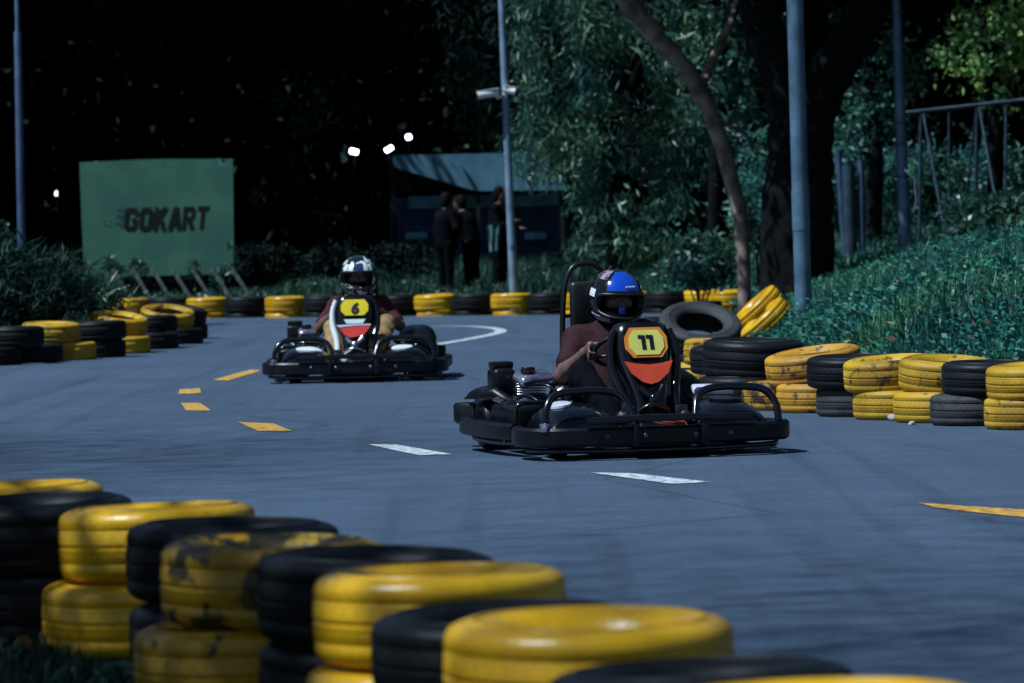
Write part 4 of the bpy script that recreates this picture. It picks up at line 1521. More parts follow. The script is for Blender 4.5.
A0 = {-1: (.05, .01, -.28, .0, -.03, -.26), 1: (.05, .01, -.28, .0, -.03, -.26)}
A1 = {-1: (.08, -.02, -.26, .03, -.16, .05), 1: (.05, .01, -.28, .0, -.03, -.26)}
A2 = {-1: (.06, -.05, -.26, -.10, -.2, .06), 1: (.06, -.04, -.27, -.06, -.20, -.02)}
A3 = {-1: (.13, .02, -.22, -.10, -.14, -.10), 1: (.04, .03, -.28, .02, -.05, -.25)}
onlooker(446, 66, 'shadowy onlooker in dark clothes standing leftmost of three before the booth', 1.66, R(125), A3, .06)
onlooker(473, 66.4, 'shadowy stooping onlooker, middle of three before the booth', 1.64, R(235), A1, .30)
onlooker(500, 65.6, 'shadowy onlooker in dark jacket beside the camera pole', 1.70, R(70), A2, .04)
p = D(494, 236, 65.3)
b = MB()
vs, fs = [], []
for j in range(9):
    for i in range(9):
        u_, v_ = i / 8 - .5, j / 8
        w_ = .22 * (1 - .35 * v_)
        vs.append((u_ * w_, .035 * math.sin(u_ * 14 + v_ * 2) * (.4 + v_), .18 - v_ * .40 - .05 * abs(u_)))
for j in range(8):
    for i in range(8):
        a = j * 9 + i
        fs.append([a, a + 1, a + 10, a + 9])
bm = bmesh.new()
bv = [bm.verts.new(v) for v in vs]
for f_ in fs:
    bm.faces.new([bv[i] for i in f_])
bmesh.ops.solidify(bm, geom=list(bm.faces), thickness=.012)
o = MB().bm(bm).build('cloth', M['pale_cloth'], None, 60)
o.location = p
tag(o, 'pale cloth hanging from the arm of the onlooker beside the camera pole', 'cloth')

# ------------------------------------------------------------------ poles
def pole(base_px, top_px, y, r0, r1, mt, name, label, cat, extra=None, step=None):
    pb = D(base_px[0], base_px[1], y)
    pt = D(top_px[0], top_px[1], y)
    d = (pt - pb) / (pt.z - pb.z)
    z0 = hz(pb.x, y) - .1
    base = pb + d * (z0 - pb.z)
    top = pb + d * (7.5 - pb.z)
    root = empty(name, base)
    tag(root, label, cat)
    b = MB()
    L_ = top - base
    if step:
        b.tube([(0, 0, 0), L_ * step, L_ * (step + .004), L_], [r0, r0 * .92, r1, r1], 18)
    else:
        b.tube([(0, 0, 0), L_ * .5, L_], [r0, (r0 + r1) / 2, r1], 18)
    b.build('shaft', mt, root, 60)
    MB().lathe([(r0 * 2, 0), (r0 * 2, .1 + .02), (r0 * 1.3, .12), (r0 * 1.2, .18)], 16).build('base_plate', mt, root)
    return root, base, d


root, base, d = pole((22, 268), (17, 0), 47, .046, .028, M['pole_dark'], 'lamp_post', 'slim dark blue pole rising from the left corner grass', 'pole', step=.46)
q = D(20, 250, 47) - base
MB().tube([q - d * .015, q + d * .015], .05, 16).build('collar', M['pole_grey'], root)
root, base, d = pole((513, 276), (501.5, 0), 61.5, .063, .040, M['pole_grey'], 'camera_pole', 'pale steel pole carrying two white security cameras', 'pole')
for (px, py) in ((513, 250),):
    q = D(px, py, 61.5) - base
    MB().tube([q, q + d * .07], .068, 16).build('band', M['pole_dark'], root)
for (px, py, w_, lab) in ((488, 94.5, .30, 'white bullet security camera pointing left from the pole'), (510, 91, .16, 'small white security camera on the right of the pole')):
    p = D(px, py, 61.4)
    pc = D(505 if px < 500 else 506, py - 1, 61.4)
    o = empty('security_camera', p)
    tag(o, lab, 'camera')
    sgn = -1 if px < 500 else 1
    MB().tube([(-sgn * w_ / 2, 0, .03), (sgn * w_ / 2, -.05, -.015)], .052, 16).build('housing', M['camera_white'], o, 50)
    MB().box((0, -.01, .062), (w_ * 1.1, .13, .012), .004, 2, (0, sgn * .14, 0)).build('sun_hood', M['camera_white'], o)
    MB().tube([(sgn * w_ / 2, -.05, -.015), (sgn * (w_ / 2 + .006), -.051, -.016)], .04, 16).build('lens', M['gloss_black'], o)
    MB().tube([(-sgn * w_ * .3, 0, .0), (-sgn * w_ * .45, 0, -.06), Vector(pc - p)], .017, 10).build('bracket', M['camera_white'], o, 60)
root, base, d = pole((803, 292), (795, 0), 38, .076, .070, M['pole_blue'], 'lamp_post', 'thick blue grey pole standing in the right grass bank', 'pole')
for zz in (1.1,):
    MB().tube([d * zz, d * (zz + .35)], .079, 18).build('access_door', M['pole_blue'], root)
root, base, d = pole((904.5, 232), (896, 0), 50, .078, .030, M['pole_blue'], 'utility_pole', 'mottled grey pole with dark straps before the swing frame', 'pole')
for py in (124, 146, 178):
    q = D(904.5 - (232 - py) * .037, py, 50) - base
    MB().tube([q, q + d * .035], .076, 16).build('strap', M['pole_dark'], root)
q = D(905, 170, 49.9) - base
MB().tube([q, q + Vector((.10, -.03, -.1)), q + Vector((.12, -.03, -.35)), q + Vector((.08, -.04, -.5))], .012, 8).build('cable', M['camera_white'], root)

# ------------------------------------------------------------------ sign
ys_ = 74.0
c0, c1, c2, c3 = D(84, 277, ys_), D(234, 274.5, ys_), D(236, 158.5, ys_), D(82, 161, ys_)
gz = hz(c0.x, ys_)
root = empty('billboard', ((c0.x + c1.x) / 2, ys_, gz - .05))
tag(root, 'teal billboard reading GOKART in slanted black letters', 'billboard')
W_ = c1.x - c0.x
zb, zt = (c0.z + c1.z) / 2 - root.location.z, (c2.z + c3.z) / 2 - root.location.z
vs, fs = [], []
nx, nz = 20, 14
for j in range(nz + 1):
    for i in range(nx + 1):
        u_, v_ = i / nx - .5, j / nz
        vs.append((u_ * (W_ + .06 * v_), .004 * math.sin(u_ * 9 + v_ * 3) * math.sin(v_ * 3.1), zb + (zt - zb) * v_ + .012 * math.cos(u_ * 6.28) * v_))
for j in range(nz):
    for i in range(nx):
        a = j * (nx + 1) + i
        fs.append([a, a + 1, a + nx + 2, a + nx + 1])
bm = bmesh.new()
bv = [bm.verts.new(v) for v in vs]
for f_ in fs:
    bm.faces.new([bv[i] for i in f_])
bmesh.ops.solidify(bm, geom=list(bm.faces), thickness=.01)
MB().bm(bm).build('banner', M['sign_teal'], root, 60)
b = MB()
for sx in (-1, 1):
    b.box((sx * (W_ / 2 - .25), .10, zt / 2), (.07, .07, zt), .005)
b.box((0, .06, zt - .05), (W_, .05, .06), .005)
b.box((0, .06, zb + .05), (W_, .05, .06), .005)
b.build('support_frame', M['timber'], root)
ppm = FPX / ys_
GL_ = {'G': ([(.15, 0), (.65, 0), (.8, .15), (.8, .54), (.44, .54), (.44, .37), (.55, .37), (.55, .21), (.25, .21), (.25, .79), (.55, .79), (.55, .66), (.8, .66), (.8, .85), (.65, 1), (.15, 1), (0, .85), (0, .15)], None),
       'O': ([(.15, 0), (.65, 0), (.8, .15), (.8, .85), (.65, 1), (.15, 1), (0, .85), (0, .15)], [(.25, .21), (.25, .79), (.55, .79), (.55, .21)]),
       'K': ([(0, 0), (.25, 0), (.25, .36), (.32, .43), (.55, 0), (.84, 0), (.5, .6), (.82, 1), (.53, 1), (.25, .64), (.25, 1), (0, 1)], None),
       'A': ([(0, 0), (.26, 0), (.30, .2), (.54, .2), (.58, 0), (.84, 0), (.58, 1), (.26, 1)], [(.345, .4), (.42, .8), (.495, .4)]),
       'R': ([(0, 0), (.25, 0), (.25, .36), (.36, .36), (.53, 0), (.82, 0), (.62, .42), (.78, .52), (.8, .6), (.8, .85), (.65, 1), (0, 1)], [(.25, .55), (.25, .8), (.55, .8), (.55, .55)]),
       'T': ([(.24, 0), (.5, 0), (.5, .79), (.74, .79), (.74, 1), (0, 1), (0, .79), (.24, .79)], None)}
b = MB()
cx_ = 0
LW = 5 * .93 + .74 + .2
c_ = D(167, 218.5, ys_) - root.location
kx, kz = 87 / ppm / LW, 23 / ppm
for ch in 'GOKART':
    outer, hole = GL_[ch]
    loops = [outer] + ([hole] if hole else [])
    flat_ = [p_ for l_ in loops for p_ in l_]

    def put(p_, dy):
        return (c_.x + (cx_ + p_[0] + .2 * p_[1] - LW / 2) * kx, c_.y - dy, c_.z + (p_[1] - .5) * kz)
    n = len(flat_)
    vs = [put(p_, .0085) for p_ in flat_] + [put(p_, .0060) for p_ in flat_]
    fs = []
    for t in tessellate_polygon([[Vector((p_[0], p_[1], 0)) for p_ in l_] for l_ in loops]):
        fs.append(list(t))
        fs.append([n + q for q in t][::-1])
    o_ = 0
    for l_ in loops:
        m_ = len(l_)
        fs += [[o_ + q, o_ + (q + 1) % m_, n + o_ + (q + 1) % m_, n + o_ + q] for q in range(m_)]
        o_ += m_
    b.add(vs, fs)
    cx_ += .93 if ch != 'A' else .90
tm = b.mesh('lettering', M['ink'], 0)
link('lettering', tm, root)
b = MB()
for k, (y0, x0) in enumerate(((209, 117), (212.5, 121), (216, 116), (219.5, 119), (223, 114.5), (226.5, 120))):
    pa, pb = D(x0, y0, ys_) - root.location, D(128 - k * .8, y0 - .2, ys_) - root.location
    b.box(((pa.x + pb.x) / 2, -.0065, pa.z), (pb.x - pa.x, .004, .042), 0)
b.build('speed_lines', M['sign_smear'], root)
# slatted boards slanting below the sign, in front of it
x0 = D(86, 290, 70).x
for k in range(8):
    pa, pb = D(98 + k * 20, 277, 70), D(110 + k * 20.3, 298, 70)
    gzz = hz(pa.x, 70)
    o = MB().box((0, 0, 0), (.06, .03, (pa - pb).length + .35), .004, 1, (0, -math.atan2(pb.x - pa.x, pa.z - pb.z), 0)).build('slanted_board', M['timber'])
    o.location = ((pa.x + pb.x) / 2, 70, (pa.z + pb.z) / 2 - .02)
    tag(o, ('first', 'second', 'third', 'fourth', 'fifth', 'sixth', 'seventh', 'last')[k] + ' slanting grey board, counted from the left, below the billboard', 'board', 'slanted boards under the billboard')

# ------------------------------------------------------------------ booth behind the onlookers
yb = 82.0


def bx(px, py):
    return D(px, py, yb)


root = empty('booth', (bx(470, 260).x, yb, hz(bx(470, 260).x, yb)))
tag(root, 'low blue booth with pale sloping canvas roof behind the onlookers', 'booth')
RL = root.location
a0, a1 = bx(393, 155), bx(566, 153)
l0, l1, l2 = bx(393, 167), bx(476, 191), bx(566, 190)
poly = [(a0.x - RL.x, a0.z - RL.z), (l0.x - RL.x, l0.z - RL.z), (l1.x - RL.x, l1.z - RL.z), (l2.x - RL.x, l2.z - RL.z), (a1.x - RL.x, a1.z - RL.z)]
MB().prism(poly, 0, .05, Matrix.Rotation(R(90), 4, 'X')).build('roof_fascia', M['canvas_blue'], root, 0)
rt_z = a0.z - RL.z
b = MB().box(((a0.x + a1.x) / 2 - RL.x, 1.5, rt_z - .04), (a1.x - a0.x, 3.0, .06), 0)
b.build('roof', M['canvas_blue'], root)
zw = bx(450, 193).z - RL.z
xa, xb = a0.x - RL.x - .1, a1.x - RL.x
b = MB().box(((xa + xb) / 2, .9, zw / 2 - .1), (xb - xa, .12, zw + .1), 0)
b.build('wall', M['wall_blue'], root)
MB().box(((xa + xb) / 2 + .1, .80, zw - .16), (xb - xa - .5, .05, .24), .01).build('pale_band', M['wall_pale'], root)
MB().box(((xa + xb) / 2, .95, (zw + rt_z) / 2), (xb - xa - .1, .06, rt_z - zw - .1), 0).build('roof_shade_panel', M['dark_void'], root)  # solid dark panel painted for the shade under the roof
for px in (416, 536):
    q = bx(px, 236)
    MB().box((q.x - RL.x, .6, q.z - RL.z), (.42, .2, .14), .02).build('counter_box', M['wall_pale'], root)
for x in (xa + .1, (xa + xb) / 2, xb - .1):
    MB().box((x, .06, rt_z / 2 - .05), (.07, .07, rt_z - .1), 0).build('post', M['dark_void'], root)

# ------------------------------------------------------------------ far lamps
def flood(px, py, y, w_, h_, rot, mt, label, cat='lamp', shaft=True):
    p = D(px, py, y)
    z0 = hz(p.x, y)
    o = empty('floodlight', (p.x, y, z0))
    tag(o, label, cat)
    hgt = p.z - z0
    ho = MB().box((0, .06, hgt), (w_ * 1.15, .08, h_ * 1.2), .015, 2, (0, rot, 0)).build('housing', M['pole_dark'], o)
    MB().box((0, 0, hgt), (w_, .05, h_), .02, 3, (0, rot, 0)).build('glass', mt, ho)
    MB().tube([(0, .12, 0), (0, .12, hgt)], .03, 10).build('post', M['dark_void'], o)


flood(354, 151.5, 88, .17, .10, R(15), M['lamp_white'], 'white floodlight glowing in the dark, lowest and leftmost of three')
flood(389, 149, 88, .17, .09, R(-30), M['lamp_white'], 'white floodlight glowing in the dark, middle one of three above booth edge')
flood(408.5, 137, 92, .11, .10, R(-10), M['lamp_white'], 'small round white floodlight, highest of three above the booth')
flood(57.5, 193.5, 96, .10, .10, R(20), M['lamp_far'], 'tiny white lamp glowing between the left pole and billboard')
flood(65.5, 246, 90, .06, .10, 0, M['lamp_red'], 'tiny red lamp glowing low left of the billboard', 'lamp')

# ------------------------------------------------------------------ swing frame on the right
yf = 56.0
root = empty('swing_frame', (D(968, 220, yf).x, yf, hz(D(968, 220, yf).x, yf)))
tag(root, 'tall blue grey pipe frame with slanted legs on the bank', 'frame')
RL = root.location


def fp(px, py, dy=0):
    p = D(px, py, yf) - RL
    return (p.x, p.y + dy, p.z)


MB().tube([fp(905, 113), fp(1060, 96)], .028, 12).build('top_rail', M['rail_blue'], root, 60)
for (p0, p1, r_, dy) in (((921, 111), (921, 240), .036, .2), ((923, 112), (939, 222), .024, -.5), ((949, 109), (949, 236), .022, 0), ((976, 106), (968, 230), .022, .6), ((977, 106), (977, 236), .036, .2),
                         ((979, 106), (993, 210), .026, -.5), ((1006, 102), (1006, 236), .030, 0), ((1035, 100), (1035, 236), .03, 0), ((1038, 100), (1052, 220), .024, -.5)):
    MB().tube([fp(*p0), fp(p1[0], p1[1], dy)], r_ * .72, 10).build('leg', M['rail_blue'], root, 60)
# slim posts left of the mottled pole
for (px0, py0, px1, py1, r_, lab) in ((838, 150, 844, 236, .05, 'slim blue post just right of the forked trunk'), (848, 165, 850, 236, .10, 'broad blue post between forked trunk and mottled pole'),
                                     (842, 190, 849, 238, .02, 'thin pale leaning rod before the broad blue post'), (861, 160, 862, 236, .05, 'slim dark post left of the mottled pole')):
    pa, pb = D(px0, py0, 58), D(px1, py1, 58)
    o = MB().tube([pa - pb, (0, 0, 0), (pb - pa) * .3], r_, 10).build('post', M['rail_blue'] if r_ != .05 else M['pole_dark'], None, 60)
    o.location = pb
    tag(o, lab, 'post')

# ------------------------------------------------------------------ vegetation
def leaves(name, pos, dirs, ln, wd, mt, parent=None, fold=.25):
    """one curved leaf-sized face per point"""
    n = len(pos)
    dirs = dirs / np.maximum(np.linalg.norm(dirs, axis=1, keepdims=True), 1e-6)
    rv = rng.normal(size=(n, 3))
    side = np.cross(dirs, rv)
    side /= np.maximum(np.linalg.norm(side, axis=1, keepdims=True), 1e-6)
    nrm = np.cross(side, dirs)
    ln = np.asarray(ln).reshape(-1, 1)
    wd = np.asarray(wd).reshape(-1, 1)
    a = pos
    m1 = pos + dirs * ln * .45 + side * wd * .5 + nrm * wd * fold
    m2 = pos + dirs * ln * .45 - side * wd * .5 + nrm * wd * fold
    t = pos + dirs * ln + nrm * ln * rng.uniform(-.2, .2, (n, 1))
    V_ = np.stack([a, m1, t, m2], 1).reshape(-1, 3)
    me = np_mesh(name, V_, np.arange(4 * n), np.arange(n) * 4, np.full(n, 4), mt)
    return link(name, me, parent)


def blades(name, pos, ln, wd, mt, lean=.5, parent=None):
    """grass blades that bow over"""
    n = len(pos)
    az = rng.uniform(0, 2 * np.pi, n)
    h = np.stack([np.cos(az), np.sin(az), np.zeros(n)], 1)
    s = np.stack([-np.sin(az + rng.normal(0, .6, n)), np.cos(az), np.zeros(n)], 1)
    le = (np.abs(rng.normal(0, lean, n)))[:, None]
    ln = np.asarray(ln)[:, None]
    wd = np.asarray(wd)[:, None]
    up_ = np.array([0, 0, 1.0])
    mid = pos + up_ * ln * .6 + h * ln * le * .35
    tip = pos + up_ * ln * (1 - .35 * np.minimum(le, 1.6)) + h * ln * le
    V_ = np.stack([pos - s * wd, pos + s * wd, mid + s * wd * .75, mid - s * wd * .75, tip], 1).reshape(-1, 3)
    base = np.arange(n)[:, None] * 5
    loops = (base + np.array([[0, 1, 2, 3, 3, 2, 4]])).ravel()
    st = (np.arange(n)[:, None] * 7 + np.array([[0, 4]])).ravel()
    to = np.tile([4, 3], n)
    me = np_mesh(name, V_, loops, st, to, mt)
    return link(name, me, parent)


def scatter(n, x0, x1, y0, y1, dmin=.4, dmax=1e9, cond=None):
    x = rng.uniform(x0, x1, n)
    y = rng.uniform(y0, y1, n)
    d = road_dist(x, y)
    k = (d > dmin) & (d < dmax)
    if cond is not None:
        k &= cond(x, y, d)
    x, y = x[k], y[k]
    return np.stack([x, y, height(x, y)], 1)


def inview(x, y, mg=30):
    px = 512 + FPX * x / np.maximum(y, .1)
    return (px > -mg) & (px < 1024 + mg)


def clumps(P, per, rad, hgt):
    n = len(P) * per
    C = np.repeat(P, per, 0)
    o = rng.normal(0, 1, (n, 3))
    o[:, 2] = 0
    z = rng.uniform(.0, 1, n) * hgt
    pos = C + o * rad
    pos[:, 2] += z
    d = rng.normal(0, 1, (n, 3)) * .8 + o * .5
    d[:, 2] = np.abs(d[:, 2]) * .6 + .1
    return pos, d


# broad-leaved ground cover just behind the right barrier
P = scatter(60000, 1, 13, 24, 62, .35, 5.0, lambda x, y, d: inview(x, y) & (x > 1.2) & (rng.uniform(0, 1, x.shape) < np.clip(1.4 - d / 3.2, .15, 1)))
P = P[:24000]
hv = .18 + .12 * np.sin(P[:, 0] * 3 + P[:, 1] * 1.1) * np.sin(P[:, 1] * .8)
pos, d = clumps(P, 12, .09, np.repeat(np.maximum(.06, hv), 12))
n = len(pos)
tag(leaves('groundcover', pos, d, rng.uniform(.03, .068, n), rng.uniform(.018, .040, n), M['leaf_bank']), 'leafy teal ground cover spilling over the right tyre barrier', 'ground cover', kind='stuff')
# grass on the bank
P = scatter(420000, 1, 14, 26, 72, .5, 1e9, lambda x, y, d: inview(x, y) & (x > 1.2))
n = len(P)
P = P[:130000]
n = len(P)
hv = .16 + .12 * np.sin(P[:, 0] * 2.2 + 1) * np.sin(P[:, 1] * .9) + .05 * np.sin(P[:, 0] * 7 + P[:, 1] * 3)
tag(blades('grass', P, rng.uniform(.7, 1.5, n) * np.maximum(.09, hv), rng.uniform(.006, .014, n), M['leaf_bank_grass'], .6), 'tall teal grass covering the right bank', 'grass', kind='stuff')
P = scatter(40000, 1, 12, 24, 60, .3, 6, lambda x, y, d: inview(x, y) & (x > 1.2))[:900]
P[:, 2] += .12 + .1 * rng.uniform(0, 1, len(P))
n = len(P)
dd = rng.normal(size=(n, 3))
dd[:, 2] *= .4
tag(leaves('leaf_litter', P, dd, rng.uniform(.05, .10, n), rng.uniform(.02, .04, n), M['leaf_dry']), 'dry brown leaves caught in the right bank', 'dry leaves', kind='stuff')
# verge behind the back barrier
P = scatter(200000, -16, 8, 59, 84, .4, 1e9, lambda x, y, d: inview(x, y) & (y > 60) & (rng.uniform(0, 1, x.shape) < np.clip(1.2 - d / 18, .15, 1)))
P = P[:60000]
n = len(P)
low = np.where((P[:, 0] < -3.6) & (P[:, 1] > 64.5), .22, 1.0)
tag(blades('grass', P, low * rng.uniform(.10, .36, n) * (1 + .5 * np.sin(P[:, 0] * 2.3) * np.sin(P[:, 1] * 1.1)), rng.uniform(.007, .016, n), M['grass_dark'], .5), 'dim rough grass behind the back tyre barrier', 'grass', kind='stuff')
P = scatter(9000, -10, 5, 60.5, 70, .5, 6, lambda x, y, d: inview(x, y))[:1500]
pos, d = clumps(P, 9, .08, np.repeat(rng.uniform(.08, .32, len(P)), 9))
n = len(pos)
tag(leaves('weeds', pos, d, rng.uniform(.04, .10, n), rng.uniform(.012, .03, n), M['leaf_teal']), 'straggling weeds along the back barrier', 'weeds', kind='stuff')
# left corner
P = scatter(90000, -10, -3.5, 41, 60, .5, 1e9, lambda x, y, d: inview(x, y, 60) & (y > 41.5))[:22000]
n = len(P)
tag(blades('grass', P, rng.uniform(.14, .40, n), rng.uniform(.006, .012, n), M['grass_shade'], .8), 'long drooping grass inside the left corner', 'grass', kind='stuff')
# bottom left foreground
P = scatter(60000, -4, 1, 7, 16, .25, 4, lambda x, y, d: inview(x, y, 60) & (x < .6))[:16000]
n = len(P)
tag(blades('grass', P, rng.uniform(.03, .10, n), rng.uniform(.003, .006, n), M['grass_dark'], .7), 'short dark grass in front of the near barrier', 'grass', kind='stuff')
p = G(47, 652)
pos = np.array(p)[None, :] + rng.normal(0, .02, (7, 3)) * [1, 1, .4] + [0, 0, .03]
tag(leaves('fallen_leaf', pos, rng.normal(size=(7, 3)), np.full(7, .08), np.full(7, .05), M['leaf_dry']), 'dry brown fallen leaf on the grass by the near barrier', 'leaf')


def bush(px, py, y, rx, ry, rz_, n, mt, label, name='shrub', ln=(.06, .14), wd=(.03, .06), cat='shrub'):
    p = D(px, py, y)
    z0 = hz(p.x, y)
    o = empty(name, (p.x, y, z0))
    tag(o, label, cat)
    cz = max(.1, p.z - z0)
    nc = max(6, n // 60)
    a = rng.normal(size=(nc, 3))
    a /= np.linalg.norm(a, axis=1, keepdims=True)
    C = a * rng.uniform(.3, 1, (nc, 1)) ** .5 * np.array([rx, ry, rz_])
    pos = np.repeat(C, n // nc, 0) + rng.normal(0, .16, (nc * (n // nc), 3)) * np.array([rx, ry, rz_])
    pos[:, 2] += cz
    pos[:, 2] = np.maximum(pos[:, 2], .02)
    k = len(pos)
    leaves('foliage', pos, rng.normal(size=(k, 3)) + [0, 0, .5], rng.uniform(*ln, k), rng.uniform(*wd, k), mt, o)
    b = MB()
    for q in range(5):
        b.tube([(random.uniform(-.05, .05), 0, -.05), (C[q][0] * .6, C[q][1] * .6, cz + C[q][2] * .4)], [.018, .006], 6)
    b.build('stem', M['bark_dark'], o)
    return o


bush(992, 222, 47, .50, .5, .26, 5000, M['leaf_teal'], 'rounded dark shrub below the swing frame')
bush(1015, 262, 40, .30, .3, .2, 2500, M['leaf_teal'], 'low shrub on the bank at the right picture edge')
bush(700, 262, 56, .5, .5, .35, 2500, M['leaf_teal'], 'shadowy shrub at the foot of the leaning trunk')
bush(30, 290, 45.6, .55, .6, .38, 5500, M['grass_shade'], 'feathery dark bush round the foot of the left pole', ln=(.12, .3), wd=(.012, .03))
bush(92, 296, 49, .4, .5, .16, 2200, M['leaf_teal'], 'low pale green tuft behind the left corner tyres', ln=(.12, .26), wd=(.015, .03))
bush(-4, 262, 50, .3, .4, .5, 2200, M['leaf_teal'], 'leafy bush at the left picture edge')
for (px, lab) in ((113, 'small fern like plant before the left part of the billboard'), (137, 'taller fern like plant below the G of the billboard'), (190, 'small plant below the A of the billboard'), (220, 'narrow plant at the right edge of the billboard')):
    bush(px, 271, 72, .16, .12, .20, 260, M['leaf_teal'], lab, 'plant', (.08, .16), (.02, .04), 'plant')
for (px, y, lab) in ((585, 68, 'dim bush right of the camera pole'), (330, 71, 'dim bush behind the patterned helmet'), (265, 72, 'dim bush right of the billboard'), (400, 70, 'dim bush left of the onlookers')):
    bush(px, 262, y, .5, .4, .3, 1500, M['leaf_dark'], lab)


for (px, py, y, rx, rz2, lab) in ((838, 196, 64, .55, .75, 'tall undergrowth added for backlit haze, right of the forked trunk'), (880, 200, 66, .6, .7, 'tall undergrowth added for backlit haze, left of the mottled pole'), (925, 195, 68, .7, .8, 'tall undergrowth added for backlit haze, inside the swing frame'), (985, 190, 68, .7, .8, 'tall undergrowth added for backlit haze, at the right end of the swing frame'), (757, 190, 60, .35, .8, 'pale undergrowth between leaning and forked trunks')):
    bush(px, py, y, rx, .5, rz2, 2600, M['leaf_lit'], lab.replace('undergrowth', 'shrub'), 'shrub', (.08, .2), (.025, .05))  # added shrubs in lightened leaves stand in for hazy backlight


def trunk_mesh(name, paths, mt, parent):
    b = MB()
    for (pts, r0, r1) in paths:
        c = catmull(pts, 6)
        k = len(c)
        rr = [(r0 + (r1 - r0) * i / (k - 1)) * (1 + .07 * math.sin(i * 1.9) + .05 * math.sin(i * 4.3)) for i in range(k)]
        b.tube(c, rr, 14)
    return b.build(name, mt, parent, 70)


def crown_arrays(C, per, sig, droop, ln, wd):
    n = len(C) * per
    pos = np.repeat(C, per, 0) + rng.normal(0, 1, (n, 3)) * sig
    d = rng.normal(0, 1, (n, 3)) * .7
    d[:, 2] -= droop
    return pos, d, rng.uniform(*ln, n), rng.uniform(*wd, n)


def ell_pts(n, c, r, hollow=.35):
    a = rng.normal(size=(n, 3))
    a /= np.linalg.norm(a, axis=1, keepdims=True)
    return np.array(c) + a * (hollow + (1 - hollow) * rng.uniform(0, 1, (n, 1)) ** .6) * np.array(r)


def tree(name, base, label, trunks, crowns, bark, grp=None):
    o = empty(name, base)
    tag(o, label, 'tree', grp)
    trunk_mesh('trunk', trunks, bark, o)
    P_, D_, L_, W_, mats_ = [], [], [], [], []
    for (C, per, sig, droop, ln, wd, mt) in crowns:
        a = crown_arrays(C, per, sig, droop, ln, wd)
        P_.append(a)
        mats_.append(mt)
    # one crown: every kind of leaf in one mesh
    pos = np.concatenate([a[0] for a in P_])
    d = np.concatenate([a[1] for a in P_])
    ln = np.concatenate([a[2] for a in P_])
    wd = np.concatenate([a[3] for a in P_])
    co = leaves('crown', pos, d, ln, wd, mats_[0], o)
    if len(mats_) > 1:
        idx = np.concatenate([np.full(len(a[0]), i) for i, a in enumerate(P_)]).astype(np.int32)
        for mt in mats_[1:]:
            co.data.materials.append(mt)
        co.data.polygons.foreach_set('material_index', idx)
    return o


def rel(base, px, py, y):
    p = D(px, py, y) - Vector(base)
    return (p.x, p.y, p.z)


# big forked tree
y = 50.0
bx_ = D(796, 240, y).x
B = (bx_, y, hz(bx_, y) - .1)
tr_ = [([(0, 0, 0), rel(B, 797, 215, y), rel(B, 800, 160, y), rel(B, 801, 105, y)], .46, .36),
       ([rel(B, 795, 130, y), rel(B, 782, 75, y), rel(B, 764, 30, y), rel(B, 755, -30, y), rel(B, 740, -120, y)], .27, .20),
       ([rel(B, 806, 130, y), rel(B, 824, 85, y), rel(B, 850, 40, y), rel(B, 872, -10, y), rel(B, 900, -100, y)], .30, .20),
       ([rel(B, 800, 110, y), rel(B, 812, 60, y + .4), rel(B, 815, 0, y + .6), rel(B, 818, -80, y + .6)], .20, .14)]
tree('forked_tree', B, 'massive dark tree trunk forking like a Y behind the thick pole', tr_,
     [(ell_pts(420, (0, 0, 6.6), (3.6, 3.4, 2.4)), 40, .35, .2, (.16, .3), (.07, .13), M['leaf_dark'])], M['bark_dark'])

# leaning pale trunk
y = 52.0
bx_ = D(744, 262, y).x
B = (bx_, y, hz(bx_, y) - .1)
tr_ = [([(0, 0, 0), rel(B, 742, 235, y), rel(B, 734, 190, y), rel(B, 715, 125, y), rel(B, 690, 75, y - .4), rel(B, 655, 35, y - .8), rel(B, 622, -6, y - 1.2), rel(B, 580, -60, y - 1.4)], .082, .13),
       ([rel(B, 700, 95, y), rel(B, 712, 60, y + .3), rel(B, 735, 10, y + .5), rel(B, 745, -60, y + .5)], .06, .04)]
C = ell_pts(60, rel(B, 640, -120, y - 1), (1.6, 1.2, .7))
C2 = np.array([rel(B, px, py, y + rng.uniform(.3, 1.6)) for px, py in ((640, 15), (655, 50), (690, 30), (720, 60), (705, 95), (735, 100), (730, 130), (745, 60), (690, 5), (720, 15), (745, 145), (712, 130))])
tree('leaning_tree', B, 'slim pale trunk leaning left across the leafy backdrop', tr_,
     [(C, 50, .3, .6, (.14, .26), (.04, .08), M['leaf_teal']), (C2, 26, .13, .15, (.16, .34), (.05, .09), M['leaf_teal'])], M['bark_pale'])

# willow-like tree, sunlit from the left
y = 64.0
bx_ = D(612, 270, y).x
B = (bx_, y, hz(bx_, y) - .1)
tr_ = [([(0, 0, 0), (.05, 0, 1.2), (-.1, .1, 2.4), (-.3, .1, 4.2), (-.4, 0, 6)], .16, .06), ([(0, .05, 2.2), (.5, .2, 3.4), (1.0, .2, 4.6)], .08, .03), ([(-.1, .05, 2.6), (-.8, 0, 3.8), (-1.2, -.1, 4.8)], .07, .03)]
CC = []
for k in range(95):     # hanging sprays: a string of clumps each
    px, py = random.uniform(512, 720), random.uniform(-60, 190)
    if px > 640 and random.random() < .45:
        continue
    yy = y + random.uniform(-1.5, 1.3)
    for q in range(random.randint(3, 6)):
        if py + q * 13 > 175 and px < 565:
            break
        CC.append(rel(B, px + q * random.uniform(-3, 4), py + q * 13, yy))
for k in range(46):
    CC.append(rel(B, random.uniform(572, 700), random.uniform(190, 262), y + random.uniform(-1.2, .8)))
CC = np.array(CC)
CC2 = ell_pts(160, (-.2, .8, 4.5), (2.2, 1.6, 2.2))
